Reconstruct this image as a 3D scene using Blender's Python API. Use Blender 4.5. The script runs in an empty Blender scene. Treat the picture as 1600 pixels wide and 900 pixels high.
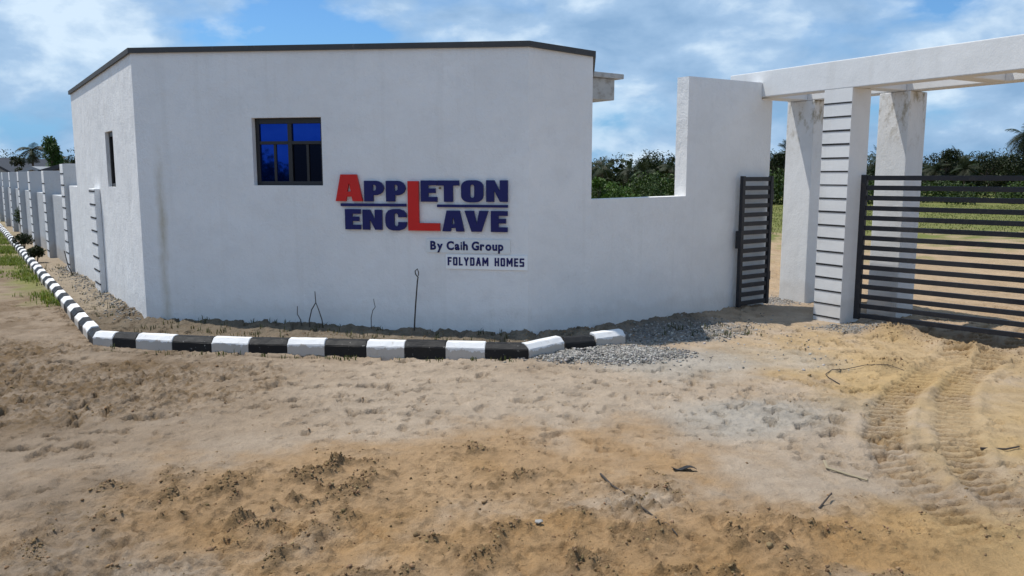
import bpy, bmesh, math, random
import numpy as np
from mathutils import Vector, Matrix
random.seed(7); rng = np.random.default_rng(7)
scene = bpy.context.scene
COL = scene.collection

# ------------------------------------------------------------------ camera
cam_d = bpy.data.cameras.new("camera"); cam = bpy.data.objects.new("camera", cam_d); COL.objects.link(cam)
cam.location = (0, 0, 2.1)
cam.rotation_euler = (math.radians(90 - 7.93), 0, 0)
cam_d.sensor_width = 36.0; cam_d.lens = 28.575; cam_d.clip_start = 0.05; cam_d.clip_end = 12000
scene.camera = cam

# ------------------------------------------------------------------ sun, sky, exposure
RAY = Vector((0.40, -0.15, -1.0)).normalized()          # direction the sunlight travels
TO = -RAY
sun_el = math.asin(TO.z); sun_rot = math.atan2(TO.x, TO.y)
sd = bpy.data.lights.new("sun", 'SUN'); sd.energy = 3.7; sd.angle = math.radians(0.6); sd.color = (1.0, 0.95, 0.87)
sun = bpy.data.objects.new("sun", sd); COL.objects.link(sun)
sun.rotation_euler = RAY.to_track_quat('-Z', 'Y').to_euler()
sun.location = (-10, 5, 30)

world = bpy.data.worlds.new("World"); scene.world = world; world.use_nodes = True
wt = world.node_tree; wt.nodes.clear()
def wn(t, **k):
    n = wt.nodes.new(t)
    for a, b in k.items(): setattr(n, a, b)
    return n
def wl(a, b): wt.links.new(a, b)
sky = wn('ShaderNodeTexSky', sky_type='NISHITA', sun_disc=False, sun_elevation=sun_el, sun_rotation=sun_rot,
         air_density=1.0, dust_density=0.3, ozone_density=2.0, altitude=0)
tc = wn('ShaderNodeTexCoord')
SKY_OFF = (8.2, 4.4, 1.9); SKY_TINT = (0.66, 1.02, 1.36)
CL_DARK = (2.7, 4.4, 6.7); CL_MID = (4.1, 5.9, 8.2); CL_LIT = (7.4, 8.9, 10.3)
def wmath(op, a, b=None, clamp=False):
    n = wn('ShaderNodeMath', operation=op, use_clamp=clamp)
    for i, v in enumerate((a, b)):
        if v is None: continue
        if isinstance(v, (int, float)): n.inputs[i].default_value = v
        else: wl(v, n.inputs[i])
    return n.outputs[0]
comb = wn('ShaderNodeMapping'); comb.inputs['Scale'].default_value = (1, 1, 2.1); wl(tc.outputs['Generated'], comb.inputs[0])
def wnoise(vec, scale, detail, rough, dist=0.0, off=(0, 0, 0)):
    m = wn('ShaderNodeMapping'); m.inputs['Location'].default_value = off; wl(vec, m.inputs[0])
    n = wn('ShaderNodeTexNoise'); n.inputs['Scale'].default_value = scale; n.inputs['Detail'].default_value = detail
    n.inputs['Roughness'].default_value = rough; n.inputs['Distortion'].default_value = dist
    wl(m.outputs[0], n.inputs['Vector']); return n.outputs['Fac']
def wramp(fac, pts):
    r = wn('ShaderNodeValToRGB'); e = r.color_ramp.elements
    while len(e) < len(pts): e.new(0.5)
    for el, (p, c) in zip(e, pts):
        el.position = p; el.color = (c[0], c[1], c[2], 1) if not isinstance(c, (int, float)) else (c, c, c, 1)
    wl(fac, r.inputs[0]); return r.outputs[0]
big = wnoise(comb.outputs[0], 2.6, 9, 0.50, 0.1, SKY_OFF)
puff = wnoise(comb.outputs[0], 8.5, 9, 0.52, 0.15, (8.3, 2.2, 1.0))
dens = wmath('ADD', wmath('MULTIPLY', big, 0.62), wmath('MULTIPLY', puff, 0.38))
mask = wramp(dens, [(0.43, 0.0), (0.47, 0.55), (0.53, 0.92)])
shade = wmath('ADD', wmath('MULTIPLY', wnoise(comb.outputs[0], 7.0, 9, 0.55, 0.2, (1.3, 6.2, 2.0)), 0.75), wmath('MULTIPLY', puff, 0.25))
# cloud brightness in the sky texture's own units: bright heaps and blue grey undersides
ccol = wramp(shade, [(0.38, CL_DARK), (0.50, CL_MID), (0.60, CL_LIT)])
mix = wn('ShaderNodeMix', data_type='RGBA')
hs = wn('ShaderNodeMix', data_type='RGBA', blend_type='MULTIPLY'); hs.inputs['Factor'].default_value = 1.0
hs.inputs['B'].default_value = (*SKY_TINT, 1); wl(sky.outputs[0], hs.inputs['A'])
# pale blue horizon haze all the way round
sep = wn('ShaderNodeSeparateXYZ'); wl(tc.outputs['Generated'], sep.inputs[0])
hz = wn('ShaderNodeMix', data_type='RGBA'); wl(wramp(sep.outputs[2], [(0.0, 0.92), (0.05, 0.7), (0.17, 0.0)]), hz.inputs['Factor'])
wl(hs.outputs['Result'], hz.inputs['A']); hz.inputs['B'].default_value = (1.9, 4.3, 7.6, 1)
wl(mask, mix.inputs['Factor']); wl(hz.outputs['Result'], mix.inputs['A']); wl(ccol, mix.inputs['B'])
bg = wn('ShaderNodeBackground'); bg.inputs['Strength'].default_value = 0.084
wl(mix.outputs['Result'], bg.inputs['Color'])
wo = wn('ShaderNodeOutputWorld'); wl(bg.outputs[0], wo.inputs['Surface'])

vs = scene.view_settings
vs.view_transform = 'Standard'; vs.look = 'None'; vs.gamma = 1.0; vs.exposure = 0.23; vs.use_curve_mapping = False

# ------------------------------------------------------------------ helpers: objects
def link(o, parent=None):
    COL.objects.link(o)
    if parent is not None: o.parent = parent
    return o
def tag(o, label=None, cat=None, group=None, kind=None):
    if label: o['label'] = label
    if cat: o['category'] = cat
    if group: o['group'] = group
    if kind: o['kind'] = kind
    return o
def thing(name, label, cat, loc=(0, 0, 0), rz=0.0, group=None):
    o = bpy.data.objects.new(name, None); o.empty_display_size = 0.2
    o.location = loc; o.rotation_euler = (0, 0, rz); link(o)
    return tag(o, label, cat, group)
def mesh_obj(name, bm, mat, parent=None, smooth=False):
    me = bpy.data.meshes.new(name); bm.normal_update(); bm.to_mesh(me); bm.free()
    if isinstance(mat, (list, tuple)):
        for m in mat: me.materials.append(m)
    else: me.materials.append(mat)
    if smooth: me.polygons.foreach_set('use_smooth', [True] * len(me.polygons))
    return link(bpy.data.objects.new(name, me), parent)
def arr_obj(name, verts, faces, mat, parent=None, smooth=False, col=None):
    """faces: (n,3) or (n,4) array"""
    verts = np.asarray(verts, np.float32); faces = np.asarray(faces, np.int32)
    me = bpy.data.meshes.new(name); k = faces.shape[1]
    me.vertices.add(len(verts)); me.vertices.foreach_set('co', verts.ravel())
    me.loops.add(faces.size); me.loops.foreach_set('vertex_index', faces.ravel())
    me.polygons.add(len(faces)); me.polygons.foreach_set('loop_start', np.arange(0, faces.size, k, dtype=np.int32))
    try: me.polygons.foreach_set('loop_total', np.full(len(faces), k, np.int32))
    except Exception: pass
    if smooth: me.polygons.foreach_set('use_smooth', np.ones(len(faces), bool))
    if col is not None:
        a = me.color_attributes.new('tint', 'FLOAT_COLOR', 'POINT')
        c = np.ones((len(verts), 4), np.float32); c[:, :3] = col
        a.data.foreach_set('color', c.ravel())
    me.update(calc_edges=True); me.validate()
    me.materials.append(mat)
    return link(bpy.data.objects.new(name, me), parent)
def copy_tree(o, parent=None):
    c = o.copy(); COL.objects.link(c)
    if parent is not None: c.parent = parent
    for ch in list(o.children): copy_tree(ch, c)
    return c

def bm_prism(bm, poly, z0, z1, bev=0.0):
    """vertical prism on a plan polygon; z0/z1 numbers or per-corner lists"""
    n = len(poly)
    Z0 = z0 if hasattr(z0, '__len__') else [z0] * n; Z1 = z1 if hasattr(z1, '__len__') else [z1] * n
    lo = [bm.verts.new((p[0], p[1], z)) for p, z in zip(poly, Z0)]
    hi = [bm.verts.new((p[0], p[1], z)) for p, z in zip(poly, Z1)]
    fs = [bm.faces.new(hi), bm.faces.new(lo[::-1])]
    for i in range(n): fs.append(bm.faces.new((lo[i], lo[(i + 1) % n], hi[(i + 1) % n], hi[i])))
    bmesh.ops.recalc_face_normals(bm, faces=fs)
    if bev > 0:
        es = list({e for f in fs for e in f.edges})
        bmesh.ops.bevel(bm, geom=es, offset=bev, segments=2, affect='EDGES', profile=0.6)
    return bm
def rect(o, d, n, d0, d1, n0, n1):
    """plan rectangle in the frame of origin o, axes d (along) and n (across)"""
    o = Vector(o); d = Vector(d); n = Vector(n)
    return [o + d * a + n * b for a, b in ((d0, n0), (d1, n0), (d1, n1), (d0, n1))]
def bm_box(bm, o, d, n, d0, d1, n0, n1, z0, z1, bev=0.0):
    return bm_prism(bm, rect(o, d, n, d0, d1, n0, n1), z0, z1, bev)
def roughen(bm, amp, cuts=0, seed=0):
    r = random.Random(seed)
    for v in bm.verts: v.co += Vector((r.uniform(-amp, amp), r.uniform(-amp, amp), r.uniform(-amp, amp)))

def tube_mesh(bm, pts, radii, seg=6):
    rings = []
    for i, p in enumerate(pts):
        p = Vector(p)
        t = (Vector(pts[min(i + 1, len(pts) - 1)]) - Vector(pts[max(i - 1, 0)])).normalized()
        a = t.orthogonal().normalized() if i == 0 else (prev_a - t * prev_a.dot(t)).normalized()
        prev_a = a; b = t.cross(a)
        rings.append([bm.verts.new(p + (a * math.cos(q) + b * math.sin(q)) * radii[i])
                      for q in [2 * math.pi * k / seg for k in range(seg)]])
    for r0, r1 in zip(rings, rings[1:]):
        for k in range(seg): bm.faces.new((r0[k], r0[(k + 1) % seg], r1[(k + 1) % seg], r1[k]))
    bm.faces.new(rings[0][::-1]); bm.faces.new(rings[-1])

# ------------------------------------------------------------------ helpers: materials
def newmat(name):
    m = bpy.data.materials.new(name); m.use_nodes = True
    nt = m.node_tree; b = nt.nodes['Principled BSDF']
    return m, nt, b
class N:
    def __init__(s, nt): s.nt = nt
    def new(s, t, **k):
        n = s.nt.nodes.new(t)
        for a, b in k.items(): setattr(n, a, b)
        return n
    def l(s, a, b): s.nt.links.new(a, b)
    def setin(s, sock, v):
        if hasattr(v, 'is_output'): s.l(v, sock)
        elif isinstance(v, (tuple, list)) and len(v) == 3 and sock.type == 'RGBA': sock.default_value = (*v, 1)
        else: sock.default_value = v
    def pos(s): return s.new('ShaderNodeNewGeometry').outputs['Position']
    def obj(s): return s.new('ShaderNodeTexCoord').outputs['Object']
    def map(s, vec, scale=(1, 1, 1), loc=(0, 0, 0), rot=(0, 0, 0)):
        m = s.new('ShaderNodeMapping'); s.l(vec, m.inputs[0]); m.inputs['Scale'].default_value = scale
        m.inputs['Location'].default_value = loc; m.inputs['Rotation'].default_value = rot; return m.outputs[0]
    def noise(s, vec, scale, detail=4, rough=0.5, dist=0):
        n = s.new('ShaderNodeTexNoise'); s.l(vec, n.inputs['Vector']); n.inputs['Scale'].default_value = scale
        n.inputs['Detail'].default_value = detail; n.inputs['Roughness'].default_value = rough; n.inputs['Distortion'].default_value = dist
        return n.outputs['Fac']
    def vor(s, vec, scale, out='Distance'):
        n = s.new('ShaderNodeTexVoronoi'); s.l(vec, n.inputs['Vector']); n.inputs['Scale'].default_value = scale; return n.outputs[out]
    def ramp(s, fac, pts):
        r = s.new('ShaderNodeValToRGB'); e = r.color_ramp.elements
        while len(e) < len(pts): e.new(0.5)
        for el, (p, c) in zip(e, pts):
            el.position = p; el.color = (*c, 1) if not isinstance(c, (int, float)) else (c, c, c, 1)
        s.l(fac, r.inputs[0]); return r.outputs[0]
    def mix(s, fac, a, b, mode='MIX'):
        n = s.new('ShaderNodeMix', data_type='RGBA', blend_type=mode)
        s.setin(n.inputs['Factor'], fac); s.setin(n.inputs['A'], a); s.setin(n.inputs['B'], b); return n.outputs['Result']
    def math(s, op, a, b=None, clamp=False):
        n = s.new('ShaderNodeMath', operation=op, use_clamp=clamp); s.setin(n.inputs[0], a)
        if b is not None: s.setin(n.inputs[1], b)
        return n.outputs[0]
    def bump(s, h, strength, dist, nrm=None):
        b = s.new('ShaderNodeBump'); b.inputs['Strength'].default_value = strength; b.inputs['Distance'].default_value = dist
        s.l(h, b.inputs['Height'])
        if nrm is not None: s.l(nrm, b.inputs['Normal'])
        return b.outputs[0]

P1 = Vector((-5.255, 11.528)); P2 = Vector((0.21, 10.454)); P3 = Vector((1.05, 10.83))
U = Vector((-0.575, 0.818)).normalized()                 # along the left face and the street fence, going away
P0 = P1 + U * 6.15
A = (P2 - P1).normalized()
G_D = Vector((0.5, -0.866)); G_N = Vector((0.866, 0.5))   # gateway: along it, and through it

def plaster(name, base=(0.80, 0.805, 0.805), streak=None, dirt=0.12, moss=None, bump=0.75):
    m, nt, b = newmat(name); n = N(nt); p = n.pos()
    big = n.noise(p, 0.9, 5, 0.6)
    c = n.mix(n.ramp(big, [(0.35, 0.0), (0.7, 1.0)]), tuple(x * 0.955 for x in base), tuple(min(1, x * 1.035) for x in base))
    c = n.mix(n.math('MULTIPLY', n.ramp(n.noise(n.map(p, (2.6, 2.6, 3.4)), 1.0, 6, 0.65), [(0.48, 0.0), (0.66, 1.0)]), 0.5), c, tuple(x * 0.90 for x in base))
    # rain runs: noise stretched down the wall
    run = n.noise(n.map(p, (5, 5, 0.22)), 1.0, 5, 0.6)
    c = n.mix(n.math('MULTIPLY', n.ramp(run, [(0.54, 0.0), (0.74, 1.0)]), 0.22), c, (base[0] * 0.72, base[1] * 0.70, base[2] * 0.66))
    # trowel marks and flecks
    fl = n.noise(n.map(p, (22, 22, 9)), 1.0, 6, 0.7)
    c = n.mix(n.math('MULTIPLY', n.ramp(fl, [(0.60, 0.0), (0.72, 1.0)]), 0.22), c, (0.50, 0.50, 0.49))
    # splashed earth along the foot
    sp = n.new('ShaderNodeSeparateXYZ'); n.l(p, sp.inputs[0])
    foot = n.math('ADD', sp.outputs[2], n.math('MULTIPLY', n.noise(p, 3.0, 6, 0.65), -0.5))
    c = n.mix(n.math('MULTIPLY', n.ramp(foot, [(-0.14, 1.0), (0.12, 0.0)]), dirt), c, (0.40, 0.33, 0.25))
    if streak:                                           # one ochre leak mark on the front
        s0, w, zt = streak
        dd = n.new('ShaderNodeVectorMath', operation='DOT_PRODUCT'); n.l(p, dd.inputs[0]); dd.inputs[1].default_value = (A.x, A.y, 0)
        wob = n.math('MULTIPLY', n.math('SUBTRACT', n.noise(p, 2.5, 4, 0.6), 0.5), 0.16)
        s = n.math('ABSOLUTE', n.math('SUBTRACT', n.math('ADD', dd.outputs['Value'], wob), (P1.x * A.x + P1.y * A.y) + s0))
        g1 = n.ramp(n.math('DIVIDE', s, w), [(0.0, 1.0), (1.0, 0.0)])
        zz = n.ramp(n.math('DIVIDE', sp.outputs[2], 4.0), [(0.05, 0.6), (zt / 4.0 - 0.28, 0.85), (zt / 4.0, 0.0)])
        br = n.ramp(n.noise(n.map(p, (6, 6, 2.2)), 1.0, 5, 0.7), [(0.3, 0.25), (0.65, 1.0)])
        front = n.math('MULTIPLY', n.math('MULTIPLY', g1, zz), br)
        c = n.mix(n.math('MULTIPLY', front, 0.85), c, (0.36, 0.29, 0.15))
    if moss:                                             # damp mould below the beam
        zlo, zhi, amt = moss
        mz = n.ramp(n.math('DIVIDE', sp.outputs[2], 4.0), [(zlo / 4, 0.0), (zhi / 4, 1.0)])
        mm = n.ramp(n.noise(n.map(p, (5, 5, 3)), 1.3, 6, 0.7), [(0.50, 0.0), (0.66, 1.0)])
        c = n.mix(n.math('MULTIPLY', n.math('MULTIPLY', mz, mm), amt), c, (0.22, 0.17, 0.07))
    n.l(c, b.inputs['Base Color']); b.inputs['Roughness'].default_value = 0.88; b.inputs['Specular IOR Level'].default_value = 0.25
    h = n.math('ADD', n.math('ADD', n.noise(p, 38, 5, 0.65), n.math('MULTIPLY', n.noise(n.map(p, (3.2, 3.2, 2.2)), 1.0, 3, 0.5), 3.0)), n.math('MULTIPLY', n.noise(n.map(p, (9, 9, 5)), 1.0, 4, 0.6), 1.6))
    n.l(n.bump(h, bump, 0.010), b.inputs['Normal'])
    return m
M = {}
M['wall'] = plaster('white_plaster', streak=(0.33, 0.10, 2.75))
M['wall_plain'] = plaster('white_plaster_plain', dirt=0.15)
M['gate_plaster'] = plaster('white_plaster_gateway', (0.74, 0.75, 0.755), dirt=0.2, bump=0.22)
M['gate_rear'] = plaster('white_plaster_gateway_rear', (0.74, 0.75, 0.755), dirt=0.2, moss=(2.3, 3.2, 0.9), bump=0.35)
M['fence'] = plaster('grey_shaded_plaster_fence', (0.50, 0.515, 0.53), dirt=0.4)  # grey copy for low panels and column sides, side shade put into colour

def simple(name, col, rough=0.6, metal=0.0, var=0.12, scale=6.0, bump=0.0, bscale=40, spec=0.4, second=None, thr=(0.55, 0.7), amt=0.6, useobj=False, soil=0.0):
    m, nt, b = newmat(name); n = N(nt); p = n.obj() if useobj else n.pos()
    f = n.noise(p, scale, 6, 0.6)
    c = n.mix(f, tuple(x * (1 - var) for x in col), tuple(min(1, x * (1 + var)) for x in col))
    if second:
        c = n.mix(n.math('MULTIPLY', n.ramp(n.noise(p, scale * 1.7, 7, 0.7), [(thr[0], 0.0), (thr[1], 1.0)]), amt), c, second)
    if soil:
        sp = n.new('ShaderNodeSeparateXYZ'); n.l(p, sp.inputs[0])
        ft = n.math('ADD', sp.outputs[2], n.math('MULTIPLY', n.noise(p, 9.0, 6, 0.7), -0.20))
        c = n.mix(n.math('MULTIPLY', n.ramp(ft, [(-0.09, 1.0), (-0.035, 0.0)]), soil), c, (0.34, 0.27, 0.19))
    n.l(c, b.inputs['Base Color']); b.inputs['Metallic'].default_value = metal; b.inputs['Specular IOR Level'].default_value = spec
    n.l(n.ramp(f, [(0.3, max(0.02, rough - 0.08)), (0.7, min(1, rough + 0.08))]), b.inputs['Roughness'])
    if bump: n.l(n.bump(n.noise(p, bscale, 5, 0.6), bump, 0.006), b.inputs['Normal'])
    return m
M['groove'] = simple('black_groove_paint', (0.018, 0.018, 0.02), 0.7, var=0.3)
M['fascia'] = simple('dark_roofing_felt', (0.060, 0.062, 0.065), 0.75, var=0.35, scale=9, second=(0.20, 0.19, 0.17), thr=(0.60, 0.72), bump=0.4)
M['roof'] = simple('grey_roof_slab', (0.22, 0.215, 0.21), 0.9, bump=0.3)
M['concrete'] = simple('weathered_concrete', (0.42, 0.41, 0.39), 0.92, var=0.25, scale=4, bump=0.5, second=(0.19, 0.16, 0.12), thr=(0.5, 0.7), amt=0.7)
M['frame'] = simple('dark_bronze_frame', (0.018, 0.017, 0.018), 0.42, metal=0.0, var=0.2, spec=0.5)
M['iron'] = simple('dark_painted_iron', (0.020, 0.021, 0.026), 0.5, var=0.35, scale=5, spec=0.35, second=(0.065, 0.058, 0.052), thr=(0.55, 0.75), amt=0.7, bump=0.12)
M['red'] = simple('red_acrylic', (0.58, 0.016, 0.013), 0.42, var=0.12, scale=5, spec=0.35)
M['navy'] = simple('navy_acrylic', (0.006, 0.009, 0.100), 0.42, var=0.15, scale=5, spec=0.35)
M['board'] = simple('white_sign_board', (0.70, 0.73, 0.74), 0.45, var=0.04, scale=5, spec=0.4)
M['board_edge'] = simple('grey_board_edge', (0.40, 0.43, 0.44), 0.5, var=0.1)
M['kerb_white'] = simple('white_kerb_paint', (0.72, 0.72, 0.72), 0.75, var=0.06, scale=7, bump=0.5, bscale=60, second=(0.33, 0.29, 0.24), thr=(0.57, 0.72), amt=0.55, soil=0.6)
M['kerb_black'] = simple('black_kerb_paint', (0.012, 0.012, 0.013), 0.6, var=0.3, scale=11, bump=0.5, bscale=60, second=(0.42, 0.40, 0.37), thr=(0.63, 0.67), amt=0.8, spec=0.3)
M['bark'] = simple('grey_brown_bark', (0.10, 0.075, 0.055), 0.9, var=0.3, scale=8, bump=0.6)
M['deadwood'] = simple('dry_dark_stem', (0.055, 0.045, 0.038), 0.85, var=0.35, scale=20)
M['pale_twig'] = simple('pale_dry_twig', (0.30, 0.25, 0.165), 0.8, var=0.25, scale=20)
M['stone_grey'] = simple('dusty_grey', (0.30, 0.29, 0.27), 0.9)
M['plastic'] = simple('black_plastic', (0.015, 0.015, 0.015), 0.5, var=0.2)
M['dark_in'] = simple('dark_interior', (0.05, 0.05, 0.05), 0.95)
M['lamp_tan'] = simple('rusty_bolt', (0.17, 0.12, 0.06), 0.7)

def glass(name, col, rough):
    m, nt, b = newmat(name); n = N(nt); p = n.pos()
    b.inputs['Base Color'].default_value = (*col, 1); b.inputs['Metallic'].default_value = 0.9
    b.inputs['Roughness'].default_value = rough
    n.l(n.bump(n.noise(p, 3.0, 2, 0.5), 0.03, 0.02), b.inputs['Normal'])
    return m
M['glass_blue'] = glass('blue_mirror_glass', (0.006, 0.038, 0.27), 0.03)
M['glass_dark'] = glass('dark_netted_glass', (0.004, 0.006, 0.016), 0.25)

def leafmat(name, rough=0.6, trans=0.15, sat=1.0):
    m, nt, b = newmat(name); n = N(nt)
    at = n.new('ShaderNodeVertexColor', layer_name='tint'); c = at.outputs['Color']
    f = n.noise(n.pos(), 3.0, 3, 0.5)
    c = n.mix(f, c, n.mix(0.5, c, (0.02, 0.03, 0.005)), 'MIX')
    n.l(c, b.inputs['Base Color']); b.inputs['Roughness'].default_value = rough; b.inputs['Specular IOR Level'].default_value = 0.25
    tr = n.new('ShaderNodeBsdfTranslucent'); n.l(n.mix(1.0, c, (0.9, 1.0, 0.5), 'MULTIPLY'), tr.inputs['Color'])
    ms = n.new('ShaderNodeMixShader'); ms.inputs[0].default_value = trans
    n.l(b.outputs[0], ms.inputs[1]); n.l(tr.outputs[0], ms.inputs[2])
    n.l(ms.outputs[0], nt.nodes['Material Output'].inputs['Surface'])
    return m
M['leaf'] = leafmat('green_leaf')
M['grass'] = leafmat('grass_blade', 0.6, 0.3)

# ------------------------------------------------------------------ noise for the ground
def _hash(ix, iy, seed):
    h = (ix.astype(np.int64) * 374761393 + iy.astype(np.int64) * 668265263 + seed * 1442695041) & 0xFFFFFFFF
    h = ((h ^ (h >> 13)) * 1274126177) & 0xFFFFFFFF
    h = (h ^ (h >> 16)) & 0xFFFFFFFF
    return h
def gnoise(x, y, seed=0):
    x0 = np.floor(x); y0 = np.floor(y); fx = x - x0; fy = y - y0
    u = fx * fx * fx * (fx * (fx * 6 - 15) + 10); v = fy * fy * fy * (fy * (fy * 6 - 15) + 10)
    def g(ix, iy, dx, dy):
        a = _hash(ix, iy, seed).astype(np.float64) * (2 * np.pi / 4294967296.0)
        return np.cos(a) * dx + np.sin(a) * dy
    n00 = g(x0, y0, fx, fy); n10 = g(x0 + 1, y0, fx - 1, fy); n01 = g(x0, y0 + 1, fx, fy - 1); n11 = g(x0 + 1, y0 + 1, fx - 1, fy - 1)
    return ((n00 * (1 - u) + n10 * u) * (1 - v) + (n01 * (1 - u) + n11 * u) * v) * 1.5
def fbm(x, y, f, octv=4, gain=0.5, seed=0):
    r = 0; a = 1.0; t = 0
    for i in range(octv):
        r = r + a * gnoise(x * f + 17.3 * i, y * f - 9.1 * i, seed + i); t += a; a *= gain; f *= 2.03
    return r / t
def sstep(e0, e1, x):
    t = np.clip((x - e0) / (e1 - e0), 0, 1); return t * t * (3 - 2 * t)
def seg_dist(x, y, pts):
    """distance to a polyline, arc length at the nearest point and signed side"""
    best = np.full(x.shape, 1e9); S = np.zeros(x.shape); side = np.zeros(x.shape); acc = 0
    for (ax, ay), (bx, by) in zip(pts, pts[1:]):
        L = math.hypot(bx - ax, by - ay); dx, dy = (bx - ax) / L, (by - ay) / L
        t = np.clip((x - ax) * dx + (y - ay) * dy, 0, L)
        px, py = x - ax - t * dx, y - ay - t * dy; d = np.hypot(px, py)
        m = d < best; best = np.where(m, d, best); S = np.where(m, acc + t, S)
        side = np.where(m, np.sign(dx * (y - ay) - dy * (x - ax)), side); acc += L
    return best, S, side
def blob(x, y, cx, cy, rx, ry, rot=0.0):
    c, s = math.cos(rot), math.sin(rot); dx, dy = x - cx, y - cy
    return np.hypot((dx * c + dy * s) / rx, (-dx * s + dy * c) / ry)

TRACKS = [[(6.6, 11.1), (5.9, 10.2), (5.1, 9.2), (4.3, 8.3), (3.83, 7.75), (3.35, 7.02), (2.98, 6.3), (2.80, 5.6), (2.75, 4.6), (2.8, 3.4)],
          [(7.1, 10.9), (6.2, 9.9), (5.45, 9.1), (4.75, 8.3), (4.22, 7.55), (3.78, 6.7), (3.42, 5.95), (3.22, 5.3), (3.1, 4.6), (3.1, 3.4)]]
GATE_DIR = Vector((0.687, -0.727)); GATE_O = Vector((4.93, 11.56))
KC = Vector((-5.18, 9.85)); KU = Vector((-0.562, 0.827)).normalized()
KFRONT = [(-5.18, 9.85), (-4.90, 9.78), (-4.58, 9.70), (-4.09, 9.585), (-3.58, 9.49), (-3.12, 9.43), (-2.65, 9.385), (-2.2, 9.345), (-1.7, 9.285),
          (-1.25, 9.245), (-0.77, 9.20), (-0.31, 9.155), (0.19, 9.11)]

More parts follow.
